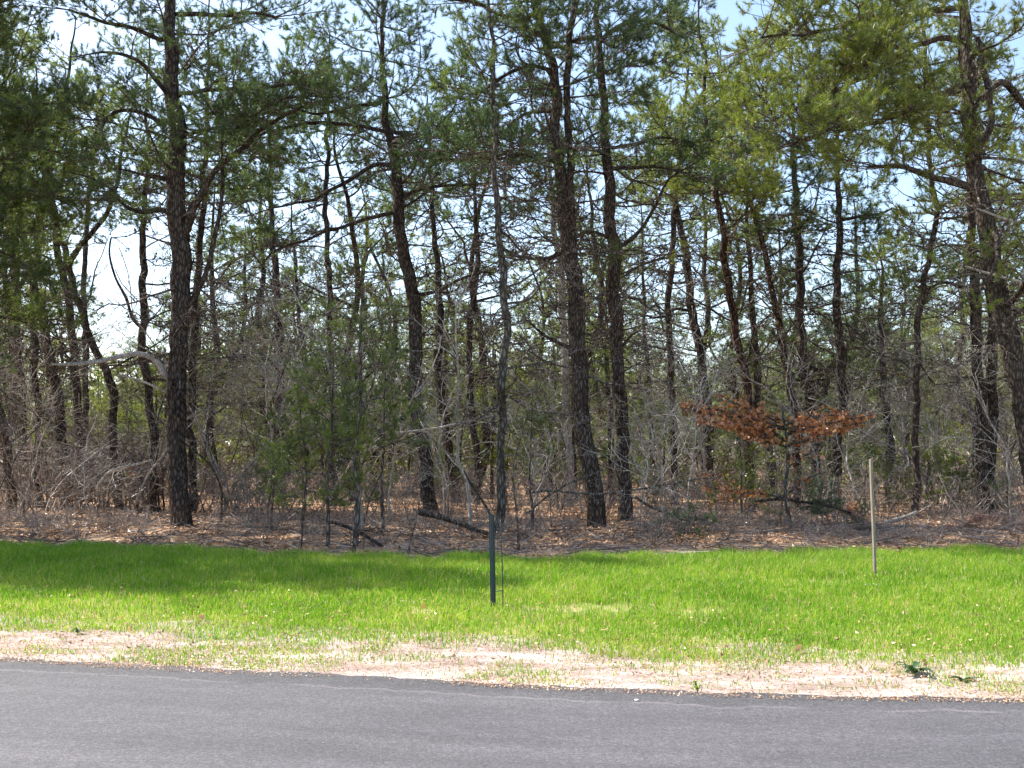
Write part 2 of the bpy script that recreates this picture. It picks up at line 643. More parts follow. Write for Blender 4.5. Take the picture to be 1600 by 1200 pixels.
def pine(label, d, pts, ztot=12.5, z0=5.0, nb=24, Lmax=2.6, bark='bark', leaf='needle', limbs=(), dead=(1.8, 6, 10),
         drift=0.0, bias=None, fork=None, el0=0.0, wig=0.055, group='pines in the wood edge', name='pine_tree', gap=True):
    P = traced(pts, d, drift, ztot, wig)
    base = (P[0, 0], P[0, 1], 0.0)
    t = thing(name, base, label, 'tree', group)
    g = G()
    trunk_mesh(P, g)
    gw, gn = G(), G()
    crown(P, z0, P[-1, 2], nb, Lmax, gw, gn, dead=dead, bias=bias, gap=gap, el0=el0)
    if fork:
        Pf = traced(fork, d, drift, ztot * 0.95, wig, base=False)
        trunk_mesh(Pf, g, False)
        crown(Pf, max(z0, Pf[0, 2] + 1.0), Pf[-1, 2], nb // 2, Lmax * 0.8, gw, gn, dead=None, bias=bias, gap=gap, el0=el0)
    obj('trunk', g, M[bark], t, base, True)
    for lb in limbs:
        lp, dd, kind = lb[:3]
        Q = traced(lp, d - (0.45 if 'crossing' in str(lb[-1]) else 0), dd, None, 0.04, base=False)
        gl = G()
        gl.add(*tube(Q[:, :3], Q[:, 3], 8, 0.05))
        if kind == 'dead':
            for k in range(6):
                p, dr = path_at(Q, rng.uniform(0.2, 0.95))
                v = unit(dr + rng.normal(0, 0.8, 3))
                gl.add(*segs([p[:3]], [p[:3] + v * rng.uniform(0.08, 0.3)], [p[3] * 0.45], [0.003], 5))
            o = obj('limb', gl, M['deadwood'], t, base, True)
            o['label'] = lb[3]
            continue
        nbr = lb[3] if len(lb) > 3 else 7
        lo = lb[4] if len(lb) > 4 else 0.35
        for k in range(nbr):
            s = rng.uniform(lo, 1.0) if k < nbr - 2 else 1.0
            p, dr = path_at(Q, s)
            a0 = math.atan2(dr[1], dr[0])
            L = rng.uniform(0.7, 1.5)
            for _ in range(3):
                b = pick(LIVE if kind == 'live' else DEAD, L)
                if put(b, gw, gn, p[:3], a0 + rng.normal(0, 0.9), rng.normal(0.12, 0.25), L / b['L'], rng.random() < 0.5, gap):
                    break
        obj('limb', gl, M[bark], t, base, True)
    # crooked near level limbs of the upper stem
    nl_ = 5 if pts[0][2] >= 11 else 3
    r2 = np.random.default_rng(int(abs(pts[0][0] * 7 + pts[0][1])))
    for k in range(nl_):
        zz = 3.2 + (z0 + 2.5 - 3.2) * (k + r2.random()) / nl_
        i0 = int(np.argmin(np.abs(P[:, 2] - zz)))
        for _ in range(5):
            az = r2.uniform(0, 6.28)
            ln = r2.uniform(1.3, 3.4)
            q_, _d = curve(P[i0, :3], unit(np.array([math.cos(az), math.sin(az), r2.uniform(-0.05, 0.5)])), ln, 12, 0.24, 0.02, r2)
            if not gap or not in_gap(np.array(q_[4:])):
                break
        rr_ = max(0.016, P[i0, 3] * r2.uniform(0.22, 0.42))
        gl = G()
        gl.add(*tube(smooth_path(np.array(q_), 0.1), np.linspace(rr_, 0.008, len(smooth_path(np.array(q_), 0.1))), 7, 0.06))
        obj('limb', gl, M[bark], t, base, True)
        lv = zz > z0 - 0.5
        for e in range(5):
            L = r2.uniform(0.5, 1.2)
            b = pick(LIVE if lv else DEAD, L)
            j = min(12, 4 + 2 * e)
            put(b, gw, gn if lv else None, np.array(q_[j]), az + r2.normal(0, 0.8), r2.normal(0.1, 0.2), L / b['L'], gap=gap)
    obj('branches', gw, M['twig'], t, base)
    if gn.n:
        obj('crown', gn, M[leaf], t, base)
    return t


# ------------------------------------------------------------------ setting: ground, grass bed, verge, road
def edge(tab):
    w = np.array([gnd(x, y)[:2] for x, y in tab])
    sl0 = (w[1, 1] - w[0, 1]) / (w[1, 0] - w[0, 0])
    sl1 = (w[-1, 1] - w[-2, 1]) / (w[-1, 0] - w[-2, 0])

    def f(x):
        x = np.asarray(x, float)
        y = np.interp(x, w[:, 0], w[:, 1])
        y = np.where(x < w[0, 0], w[0, 1] + np.clip(x - w[0, 0], -6, 0) * sl0, y)
        y = np.where(x > w[-1, 0], w[-1, 1] + np.clip(x - w[-1, 0], 0, 6) * sl1, y)
        return y
    return f


road_edge = edge([(0, 1031), (200, 1042), (400, 1052), (600, 1062), (800, 1072), (1000, 1081), (1200, 1088), (1400, 1092), (1600, 1095)])
sand_edge = edge([(0, 991), (200, 998), (400, 1004), (620, 1012), (800, 1018), (900, 1028), (1050, 1045), (1300, 1045), (1600, 1052)])
wood_edge = edge([(0, 861), (250, 864), (450, 872), (640, 881), (850, 882), (1000, 875), (1200, 872), (1400, 868), (1600, 870)])


def vnoise(x, y, s, seed=0):
    r = np.random.default_rng(seed)
    n = 64
    g = r.random((n, n))
    X, Y = np.asarray(x) / s, np.asarray(y) / s
    i, j = np.floor(X).astype(int), np.floor(Y).astype(int)
    u, v = X - i, Y - j
    u, v = u * u * (3 - 2 * u), v * v * (3 - 2 * v)
    a = g[i % n, j % n]; b = g[(i + 1) % n, j % n]; c = g[i % n, (j + 1) % n]; d = g[(i + 1) % n, (j + 1) % n]
    return (a * (1 - u) + b * u) * (1 - v) + (c * (1 - u) + d * u) * v


def hgt(x, y):
    """forest floor relief, flat towards the grass"""
    x, y = np.asarray(x, float), np.asarray(y, float)
    k = np.clip((y - wood_edge(x) - 0.3) / 2.5, 0, 1)
    near = np.clip((60 - y) / 30, 0, 1)
    return k * (0.01 + 0.07 * vnoise(x, y, 2.3, 1) + 0.06 * vnoise(x, y, 0.6, 2)) * near - 0.006


def sheet(name, xs, y0f, y1f, ny, z, material, kind='structure', zf=None, power=1.0):
    X = []
    for t in np.linspace(0, 1, ny) ** power:
        y = y0f(xs) * (1 - t) + y1f(xs) * t
        zz = np.full_like(xs, z) if zf is None else zf(xs, y) + z
        X.append(np.stack([xs, y, zz], 1))
    V = np.concatenate(X)
    nx = len(xs)
    i = np.arange(ny - 1)[:, None]
    k = np.arange(nx - 1)[None]
    A, B, C, D = i * nx + k, i * nx + k + 1, (i + 1) * nx + k + 1, (i + 1) * nx + k
    T = np.concatenate([np.stack([A, B, C], -1).reshape(-1, 3), np.stack([A, C, D], -1).reshape(-1, 3)])
    o = obj(name, (V, T), material, smooth=True)
    o['kind'] = kind
    uv = o.data.uv_layers.new(name='strip')
    t = np.repeat(np.arange(ny) / (ny - 1), nx)
    dist = V[:, 1] - y0f(V[:, 0].astype(float))
    U = np.stack([V[:, 0], dist], 1).astype(np.float32)
    uv.data.foreach_set('uv', U[T.ravel()].ravel())
    return o


def ground_mats():
    m, t, out = mat('forest_floor')
    n1 = noise(t, coords(t), 1.3, 6, 0.7)
    n2 = noise(t, coords(t), 22, 5, 0.75)
    f = mathn(t, 'ADD', mathn(t, 'MULTIPLY', n1, 0.45), mathn(t, 'MULTIPLY', n2, 0.55))
    c = ramp(t, f, [(0.36, (0.12, 0.08, 0.055)), (0.47, (0.36, 0.22, 0.135)), (0.58, (0.64, 0.44, 0.28))])
    b = t.nodes.new('ShaderNodeBump'); b.inputs['Strength'].default_value = 0.6; b.inputs['Distance'].default_value = 0.04
    t.links.new(f, b.inputs['Height'])
    d = t.nodes.new('ShaderNodeBsdfDiffuse')
    t.links.new(c, d.inputs[0]); t.links.new(b.outputs[0], d.inputs['Normal']); t.links.new(d.outputs[0], out.inputs[0])
    M['floor'] = m
    m, t, out = mat('soil_under_grass')
    n1 = noise(t, coords(t), 2.1, 5, 0.7)
    n2 = noise(t, coords(t), 34, 6, 0.85)
    f = mathn(t, 'ADD', mathn(t, 'MULTIPLY', n1, 0.5), mathn(t, 'MULTIPLY', n2, 0.5))
    c = ramp(t, f, [(0.36, (0.10, 0.15, 0.03)), (0.5, (0.24, 0.25, 0.08)), (0.62, (0.52, 0.38, 0.26))])
    d = t.nodes.new('ShaderNodeBsdfDiffuse')
    t.links.new(c, d.inputs[0]); t.links.new(d.outputs[0], out.inputs[0])
    M['soil'] = m
    m, t, out = mat('sandy_verge')
    n1 = noise(t, coords(t, (0.6, 1.4, 1)), 2.2, 6, 0.7)
    n2 = noise(t, coords(t), 28, 6, 0.95)
    n3 = noise(t, coords(t), 160, 3, 0.8)
    f = mathn(t, 'ADD', mathn(t, 'MULTIPLY', n1, 0.38), mathn(t, 'MULTIPLY', n2, 0.37))
    f = mathn(t, 'ADD', f, mathn(t, 'MULTIPLY', n3, 0.25))
    c = ramp(t, f, [(0.38, (0.12, 0.095, 0.075)), (0.46, (0.30, 0.225, 0.19)), (0.51, (0.36, 0.285, 0.25)), (0.565, (0.60, 0.50, 0.465))])
    b = t.nodes.new('ShaderNodeBump'); b.inputs['Strength'].default_value = 0.5; b.inputs['Distance'].default_value = 0.02
    t.links.new(f, b.inputs['Height'])
    d = t.nodes.new('ShaderNodeBsdfDiffuse')
    t.links.new(c, d.inputs[0]); t.links.new(b.outputs[0], d.inputs['Normal']); t.links.new(d.outputs[0], out.inputs[0])
    M['sand'] = m
    # asphalt, uv: x along, y = minus metres from the edge
    m, t, out = mat('asphalt')
    uv = coords(t, (1, 1, 1), 'UV')
    sep = t.nodes.new('ShaderNodeSeparateXYZ')
    t.links.new(uv, sep.inputs[0])
    wob = mathn(t, 'MULTIPLY', mathn(t, 'SUBTRACT', noise(t, coords(t, (0.5, 0.5, 1)), 1.0, 4), 0.5), 0.10)
    dist = mathn(t, 'ADD', sep.outputs['Y'], wob)      # metres inward
    inner = ramp(t, mathn(t, 'MULTIPLY', dist, 1.0), [(0.25, (0, 0, 0)), (0.45, (1, 1, 1))])
    # gravelly seam line
    ln = mathn(t, 'SUBTRACT', 1.0, mathn(t, 'MULTIPLY', mathn(t, 'ABSOLUTE', mathn(t, 'SUBTRACT', dist, 0.37), 0), 38.0))
    ln = mathn(t, 'MAXIMUM', ln, 0.0)
    brk = noise(t, coords(t), 60, 4, 0.8)
    brk2 = noise(t, coords(t, (0.6, 0.2, 1)), 2.0, 3, 0.6)
    ln = mathn(t, 'MULTIPLY', ln, mathn(t, 'MULTIPLY', mathn(t, 'MAXIMUM', mathn(t, 'SUBTRACT', brk, 0.42), 0.0), mathn(t, 'MULTIPLY', mathn(t, 'MAXIMUM', mathn(t, 'SUBTRACT', brk2, 0.40), 0.0), 26.0)))
    ln = mathn(t, 'MINIMUM', ln, 0.14)
    grain = noise(t, coords(t), 70, 5, 0.95)
    grain2 = noise(t, coords(t), 38, 3, 0.7)
    streak = noise(t, coords(t, (0.12, 2.6, 1), 'UV'), 1.2, 4, 0.55)
    f = mathn(t, 'ADD', mathn(t, 'MULTIPLY', grain, 0.55), mathn(t, 'MULTIPLY', grain2, 0.19))
    f = mathn(t, 'ADD', f, 0.13)
    cin = ramp(t, f, [(0.41, (0.030, 0.029, 0.030)), (0.5, (0.078, 0.074, 0.077)), (0.60, (0.18, 0.17, 0.175))])
    cout = ramp(t, f, [(0.41, (0.018, 0.017, 0.018)), (0.5, (0.062, 0.060, 0.061)), (0.60, (0.17, 0.163, 0.165))])
    c = mix(t, inner, cout, cin)
    tone = ramp(t, streak, [(0.3, (0.80, 0.80, 0.80)), (0.7, (1.18, 1.17, 1.18))])
    mm = t.nodes.new('ShaderNodeMix'); mm.data_type = 'RGBA'; mm.blend_type = 'MULTIPLY'; mm.inputs[0].default_value = 1
    t.links.new(c, mm.inputs[6]); t.links.new(tone, mm.inputs[7])
    c = mm.outputs[2]
    c = mix(t, ln, c, (0.50, 0.44, 0.41))
    blot = ramp(t, noise(t, coords(t, (0.5, 1.3, 1)), 1.1, 6, 0.75), [(0.35, (0.84, 0.84, 0.85)), (0.65, (1.10, 1.09, 1.10))])
    m3 = t.nodes.new('ShaderNodeMix'); m3.data_type = 'RGBA'; m3.blend_type = 'MULTIPLY'; m3.inputs[0].default_value = 1
    t.links.new(c, m3.inputs[6]); t.links.new(blot, m3.inputs[7])
    c = m3.outputs[2]
    spk = mathn(t, 'GREATER_THAN', noise(t, coords(t), 75, 2, 0.5), 0.76)
    c = mix(t, mathn(t, 'MULTIPLY', spk, 0.6), c, (0.5, 0.47, 0.46))
    b = t.nodes.new('ShaderNodeBump'); b.inputs['Strength'].default_value = 0.45; b.inputs['Distance'].default_value = 0.01
    t.links.new(f, b.inputs['Height'])
    p = t.nodes.new('ShaderNodeBsdfPrincipled')
    p.inputs['Roughness'].default_value = 0.8
    t.links.new(c, p.inputs['Base Color']); t.links.new(b.outputs[0], p.inputs['Normal']); t.links.new(p.outputs[0], out.inputs[0])
    M['asphalt'] = m


ground_mats()
cst = lambda v: (lambda x: np.full_like(x, v))
# one sheet reaching the horizon, finer where the wood edge is
xs = np.unique(np.concatenate([np.linspace(-1500, -60, 12), np.linspace(-60, -16, 30), np.linspace(-16, 16, 160), np.linspace(16, 60, 30), np.linspace(60, 1500, 12)]))
ys = np.unique(np.concatenate([np.linspace(-400, 12, 6), np.linspace(12, 30, 110), np.linspace(30, 80, 40), np.linspace(80, 1500, 10)]))
XX, YY = np.meshgrid(xs, ys)
V = np.stack([XX, YY, hgt(XX, YY)], -1).reshape(-1, 3)
nx = len(xs)
i = np.arange(len(ys) - 1)[:, None]; k = np.arange(nx - 1)[None]
A, B, C_, D_ = i * nx + k, i * nx + k + 1, (i + 1) * nx + k + 1, (i + 1) * nx + k
T = np.concatenate([np.stack([A, B, C_], -1).reshape(-1, 3), np.stack([A, C_, D_], -1).reshape(-1, 3)])
obj('ground', (V, T), M['floor'], smooth=True)['kind'] = 'structure'
xg = np.linspace(-30, 30, 241)
jag = lambda x: wood_edge(x) + (vnoise(x, x * 0, 0.5, 5) - 0.5) * 0.35
sheet('grass_bed', xg, sand_edge, jag, 20, 0.002, M['soil'])
sheet('verge', xg, lambda x: road_edge(x) - 0.12, lambda x: sand_edge(x) + 0.5 + 0.5 * vnoise(x, x * 0, 0.7, 8), 10, 0.006, M['sand'])
jr = lambda x: road_edge(x) + (vnoise(x, x * 0, 0.22, 6) - 0.5) * 0.09 + (vnoise(x, x * 0, 0.06, 7) - 0.5) * 0.05
xr = np.linspace(-30, 30, 1200)
ro = sheet('road', xr, jr, lambda x: road_edge(x) - 6.5, 8, 0.016, M['asphalt'])
uvl = ro.data.uv_layers[0]
a = np.zeros(len(uvl.data) * 2, np.float32)
uvl.data.foreach_get('uv', a)
a[1::2] *= -1
uvl.data.foreach_set('uv', a)


# ------------------------------------------------------------------ grass
def scatter(n, x0, x1, y0, y1, r):
    x = r.uniform(x0, x1, n); y = r.uniform(y0, y1, n)
    # keep a wedge slightly wider than the view
    ok = np.abs(x) < 0.5 * y * 1.25 + 1.5
    return x[ok], y[ok]


def make_grass():
    r = np.random.default_rng(11)
    x, y = scatter(1150000, -12, 12, 6.6, 17.5, r)
    re, se, we = road_edge(x), sand_edge(x), wood_edge(x)
    patch = 0.55 * vnoise(x, y, 0.8, 21) + 0.45 * vnoise(x, y * 1.8, 0.27, 22)
    inner = np.clip((y - se) / 0.35, -1, 1)
    dens = np.clip(0.15 + 1.0 * inner + (patch - 0.5) * 1.6, 0.0, 1.0)
    vergeg = np.clip((patch - 0.40) * 3.0, 0.07, 0.85) * (y > re + 0.05)
    dens = np.where(y < se + 0.1, vergeg, dens)
    depth = np.clip((y - se) / (we - se), 0, 1)
    dens *= np.where(depth < 0.75, 0.28 + 0.14 * depth + 0.5 * np.clip(vnoise(x, y, 0.6, 31) * 1.6 - 0.1, 0, 1), 1.0)
    for (px, py, rx, ry) in ((1245, 910, .45, .4), (1305, 912, .28, .4), (905, 955, .55, .45), (660, 958, .3, .25), (1090, 958, .3, .25)):
        q = gnd(px, py)
        dens *= np.clip(((x - q[0]) / rx) ** 2 + ((y - q[1]) / ry) ** 2 - 1.3 + 2.4 * vnoise(x, y, 0.13, 77), 0.22, 1)
    dens *= np.where(y > we + 0.9 * (vnoise(x, y, 0.35, 91) - 0.62), 0.0, 1.0)
    ok = r.random(len(x)) < dens
    x, y, depth, se = x[ok], y[ok], depth[ok], se[ok]
    n = len(x)
    h = (0.042 + 0.12 * depth ** 1.3 + 0.02 * vnoise(x, y, 0.5, 33)) * r.uniform(0.5, 1.35, n)
    h = np.where(y < se, r.uniform(0.02, 0.05, n), h)
    w = r.uniform(0.004, 0.0075, n) * (0.8 + 0.035 * y)
    a = r.uniform(0, 2 * math.pi, n)
    lean = r.uniform(0.05, 0.75, n)
    b = r.uniform(0, 2 * math.pi, n)
    s = np.stack([np.cos(a), np.sin(a), 0 * a], 1) * w[:, None] / 2
    p0 = np.stack([x, y, np.zeros(n)], 1)
    ld = np.stack([np.cos(b), np.sin(b), 0 * b], 1)
    p1 = p0 + ld * (lean * h * 0.3)[:, None] + np.array([0, 0, 1]) * (h * 0.6)[:, None]
    p2 = p0 + ld * (lean * h)[:, None] + np.array([0, 0, 1]) * (h * (1 - 0.25 * lean))[:, None]
    V = np.stack([p0 - s, p0 + s, p1 - s * 0.8, p1 + s * 0.8, p2], 1).reshape(-1, 3)
    T = np.array([(0, 1, 3), (0, 3, 2), (2, 3, 4)])
    T = (np.arange(n)[:, None, None] * 5 + T[None]).reshape(-1, 3)
    o = obj('grass', (V, T), M['grass'])
    o['kind'] = 'stuff'
    return n


make_grass()


def leaf_scatter(name, n, y0f, dmax, size, material, seed, zoff=0.01, xr_=(-22, 22), patchy=True, curl=0.5):
    r = np.random.default_rng(seed)
    x = r.uniform(*xr_, n)
    y = y0f(x) + dmax * r.random(n) ** 1.5
    ok = np.abs(x) < 0.5 * y * 1.2 + 1.5
    x, y = x[ok], y[ok]
    if patchy:
        ok = r.random(len(x)) < np.clip(vnoise(x, y * 1.6, 0.8, seed) * 2 - 0.45, 0.03, 1)
        x, y = x[ok], y[ok]
    n = len(x)
    z = hgt(x, y) * (y > wood_edge(x)) + zoff
    L = r.uniform(size * 0.6, size * 1.3, n)[:, None]
    c = np.stack([x, y, z + r.uniform(0, 0.02, n)], 1)
    u = unit(r.normal(0, 1, (n, 3)) * np.array([1, 1, 0.35]))
    v = unit(np.cross(u, r.normal(0, 0.5, (n, 3)) * np.array([1, 1, 0.3]) + np.array([0, 0, 1])))
    nz = np.cross(u, v)
    V = np.stack([c - u * L / 2, c + v * L * 0.28 + nz * L * curl * 0.4, c + u * L / 2, c - v * L * 0.28 + nz * L * curl * 0.4], 1).reshape(-1, 3)
    T = (np.arange(n)[:, None, None] * 4 + np.array([(0, 2, 1), (0, 3, 2)])[None]).reshape(-1, 3)
    o = obj(name, (V, T), material)
    o['kind'] = 'stuff'
    return o


leaf_scatter('leaf_litter', 120000, lambda x: wood_edge(x) - 0.55, 14, 0.095, M['litter'], 41)
leaf_scatter('scattered_dead_leaves', 5000, lambda x: sand_edge(x) - 0.6, 8.0, 0.035, M['litter'], 43, 0.05, (-11, 11), False)
# pebbles and crumbs on the verge
leaf_scatter('verge_straw', 9000, lambda x: road_edge(x) - 0.08, 2.2, 0.022, M['litter'], 46, 0.012, (-7, 7), True)
leaf_scatter('verge_gravel', 26000, lambda x: road_edge(x) - 0.14, 1.9, 0.017, M['litter'], 45, 0.016, (-7, 7), True)


# ------------------------------------------------------------------ traced pines of the wood edge
pine('tall thick pine at left with bleached dead limb arching left', 20.0,
     [(286, 826, 36), (282, 760, 34), (277, 680, 31), (276, 600, 31), (282, 520, 32), (286, 440, 33), (284, 390, 34), (277, 330, 32), (276, 250, 31),
      (275, 180, 28), (269, 100, 24), (265, 0, 18)], 13.5, 6.2, 26, 3.0, leaf='needle_blue', dead=(3, 8, 18),
     limbs=[([(264, 590, 12), (250, 566, 11), (230, 553, 10), (208, 551, 9), (180, 560, 8), (160, 567, 7), (120, 568, 6), (80, 571, 4)], -0.8, 'dead', 'bleached bare dead limb arching out left'),
            ([(262, 615, 5), (245, 605, 4), (215, 592, 3), (185, 588, 2)], -0.4, 'dead', 'short thin bleached dead limb'),
            ([(290, 375, 17), (303, 320, 14), (330, 275, 11), (362, 245, 9), (398, 208, 8), (440, 180, 6), (480, 165, 4)], -1.2, 'live', 12),
            ([(296, 480, 10), (318, 430, 9), (333, 380, 8), (343, 320, 7), (345, 240, 5), (352, 170, 4)], -0.6, 'live', 8, 0.5),
            ([(258, 195, 9), (235, 178, 8), (205, 172, 7), (170, 176, 6), (155, 200, 4)], -0.9, 'live', 6),
            ([(262, 60, 9), (220, 48, 8), (160, 35, 6), (110, 15, 5)], -1.0, 'live', 7),
            ([(275, 22, 9), (320, 22, 8), (370, 20, 6), (430, 25, 5)], -1.0, 'live', 9),
            ([(292, 210, 8), (330, 198, 7), (390, 195, 6), (395, 180, 5), (450, 150, 4), (520, 150, 3)], -1.6, 'live', 10),
            ([(280, 150, 8), (330, 140, 7), (400, 140, 6), (470, 130, 4)], -1.8, 'live', 14, 0.15)])

pine('leaning pine left of the green post, long limbs swept left', 23.0,
     [(674, 803, 26), (665, 740, 25), (656, 680, 25), (647, 610, 24), (648, 550, 23), (648, 480, 23), (636, 420, 22), (626, 370, 20), (624, 300, 20),
      (614, 240, 18), (604, 200, 14), (598, 130, 11), (597, 50, 7)], 14.0, 7.6, 30, 3.0, leaf='needle_blue', dead=(4, 9, 22),
     limbs=[([(616, 258, 9), (585, 255, 8), (540, 285, 7), (500, 310, 6), (450, 320, 4), (425, 325, 3)], -1.0, 'bare', 8),
            ([(622, 328, 8), (590, 338, 7), (540, 352, 6), (480, 375, 5), (430, 390, 4), (405, 410, 3)], -1.0, 'bare', 8),
            ([(624, 308, 7), (660, 292, 6), (720, 288, 5), (765, 290, 3)], -0.5, 'bare', 6),
            ([(614, 235, 9), (660, 246, 8), (720, 252, 7), (790, 243, 5), (840, 238, 3)], -1.2, 'live', 8),
            ([(612, 205, 8), (560, 195, 7), (500, 190, 7), (440, 200, 6), (400, 215, 5)], -1.2, 'live', 8),
            ([(606, 160, 7), (545, 165, 6), (500, 182, 5), (450, 170, 4)], -1.6, 'live', 10),
            ([(610, 205, 7), (680, 218, 6), (740, 190, 5), (790, 165, 3)], -0.9, 'live', 12)])

pine('straight slim pine directly behind the green metal post', 18.6,
     [(784, 846, 16), (784, 780, 15), (783, 700, 14), (784, 600, 14), (789, 520, 14), (788, 440, 13), (782, 380, 12), (777, 300, 11), (775, 220, 10), (770, 120, 8)],
     11.0, 7.2, 14, 1.9, bark='bark_grey', dead=(2.0, 7.5, 22), leaf='needle')

pine('thick pine right of centre whose trunk forks into two stems', 19.8,
     [(935, 831, 32), (926, 780, 32), (917, 710, 31), (909, 640, 30), (906, 560, 29), (905, 490, 29), (897, 430, 28), (888, 375, 28), (878, 300, 20), (872, 240, 19),
      (869, 160, 18), (864, 90, 16), (848, 40, 13), (830, -10, 10)], 14.0, 7.6, 30, 2.9, bark='bark', leaf='needle_blue', dead=(3, 8.5, 22),
     fork=[(893, 392, 15), (892, 330, 14), (890, 250, 13), (884, 170, 12), (890, 80, 12), (897, 0, 10)],
     limbs=[([(866, 250, 8), (840, 246, 7), (810, 240, 6), (770, 250, 4)], -1.0, 'live', 7),
            ([(866, 110, 8), (830, 100, 7), (790, 115, 6), (740, 150, 4)], -1.2, 'live', 8),
            ([(858, 60, 8), (820, 40, 7), (770, 15, 6), (700, -5, 4)], -1.2, 'live', 7),
            ([(890, 65, 7), (930, 55, 6), (960, 70, 4)], -0.5, 'live', 5)])

pine('straight dark pine just right of the forked trunk', 21.8,
     [(976, 815, 25), (973, 740, 24), (970, 660, 23), (966, 590, 23), (964, 520, 23), (958, 450, 23), (957, 390, 22), (954, 320, 20), (949, 260, 17), (945, 190, 15),
      (941, 130, 14), (936, 75, 13), (931, 10, 9)], 14.0, 7.0, 24, 2.8, leaf='needle_blue', dead=(3, 8, 18),
     limbs=[([(941, 62, 9), (960, 42, 8), (995, 30, 7), (1030, 35, 6), (1065, 60, 4)], -0.8, 'live', 10),
            ([(951, 265, 8), (990, 262, 7), (1040, 262, 6), (1090, 275, 5)], -0.9, 'live', 10, 0.2),
            ([(948, 228, 7), (990, 228, 6), (1030, 215, 5), (1075, 218, 3)], -0.5, 'live', 9, 0.2),
            ([(953, 370, 7), (920, 358, 6), (895, 372, 4)], -0.4, 'bare', 4)])

pine('pale barked slender pine showing behind the forked trunk', 27.0,
     [(893, 785, 13), (890, 700, 13), (883, 620, 13), (881, 540, 13), (879, 470, 12), (875, 420, 11), (866, 340, 9), (858, 260, 7)],
     10.5, 7.5, 12, 1.9, bark='bark_pale', dead=(3, 8, 14))

pine('crooked pine rising behind the left end of the brown oak leaves', 30.0,
     [(1110, 768, 16), (1104, 690, 16), (1101, 620, 16), (1097, 560, 16), (1083, 505, 15), (1077, 450, 14), (1076, 410, 13), (1062, 350, 11), (1050, 300, 9)],
     12.0, 8.0, 16, 2.6, dead=(3, 8.5, 14),
     limbs=[([(1078, 485, 6), (1055, 480, 5), (1030, 500, 4), (1000, 490, 3)], -0.4, 'bare', 4),
            ([(1075, 400, 6), (1040, 400, 5), (1000, 415, 4), (965, 440, 3)], -0.4, 'live', 6)])

pine('reddish slim pine left of the ivy covered trunk, behind the oak leaves', 24.0,
     [(1174, 808, 16), (1172, 740, 16), (1168, 670, 15), (1167, 620, 15), (1160, 570, 14), (1148, 520, 14), (1143, 470, 13), (1133, 400, 12), (1126, 320, 10), (1112, 250, 8), (1106, 200, 7)],
     12.5, 6.6, 30, 3.0, bark='bark_red', leaf='needle_bright', dead=(2.5, 7, 14))

pine('thin pine leaning left, third of the slim group behind oak leaves', 26.0,
     [(1246, 795, 14), (1244, 720, 14), (1241, 650, 13), (1233, 600, 12), (1224, 550, 11), (1212, 490, 11), (1203, 430, 10), (1190, 370, 9), (1168, 300, 8), (1142, 215, 7)],
     12.5, 7.2, 30, 3.0, bark='bark_red', leaf='needle_bright', dead=(3, 8, 12))

pine('dark straight pine between the leaning thin pine and the paired knobby pine', 27.0,
     [(1275, 775, 15), (1272, 700, 15), (1266, 630, 15), (1256, 570, 15), (1251, 500, 15), (1250, 430, 14), (1247, 370, 13), (1242, 310, 11), (1240, 260, 8)],
     12.5, 8.4, 24, 2.8, leaf='needle', dead=(3, 9, 14),
     limbs=[([(1255, 572, 7), (1280, 578, 7), (1304, 580, 5)], 0.0, 'bare', 2)])

pine('dark pine with stubby limbs behind the right end of the oak leaves', 25.0,
     [(1300, 800, 17), (1304, 740, 17), (1310, 680, 17), (1318, 630, 16), (1317, 580, 15), (1313, 520, 14), (1309, 460, 13), (1310, 390, 12), (1310, 320, 10), (1308, 260, 8)],
     11.0, 7.0, 18, 2.2, leaf='needle_blue', dead=(3, 8, 14),
     limbs=[([(1320, 622, 7), (1345, 620, 6), (1346, 632, 4)], 0.0, 'bare', 1),
            ([(1312, 345, 6), (1340, 340, 6), (1375, 335, 5), (1395, 328, 3)], -0.4, 'live', 12, 0.1)])

pine('small dark pine standing just right of the wooden stake', 28.0,
     [(1391, 779, 12), (1390, 720, 12), (1386, 650, 12), (1382, 590, 11), (1378, 540, 10), (1377, 490, 8)], 7.4, 4.0, 16, 1.6, dead=(2, 6, 12), leaf='needle_blue')

pine('left trunk of a dark pair standing by the right edge', 23.5,
     [(1538, 795, 19), (1534, 720, 19), (1531, 640, 18), (1528, 560, 18), (1525, 490, 18), (1521, 430, 17), (1519, 360, 14), (1516, 300, 11)], 11.0, 7.6, 14, 2.3, leaf='needle', dead=(3, 8, 12),
     limbs=[([(1522, 468, 7), (1500, 445, 6), (1470, 440, 5), (1445, 450, 3)], -0.3, 'live', 4)])

pine('right trunk of a dark pair standing by the right edge', 24.5,
     [(1548, 775, 17), (1549, 700, 17), (1551, 620, 16), (1551, 550, 16), (1548, 490, 15), (1540, 400, 13)], 10.0, 7.6, 12, 2.2, leaf='needle', dead=(3, 7, 8))

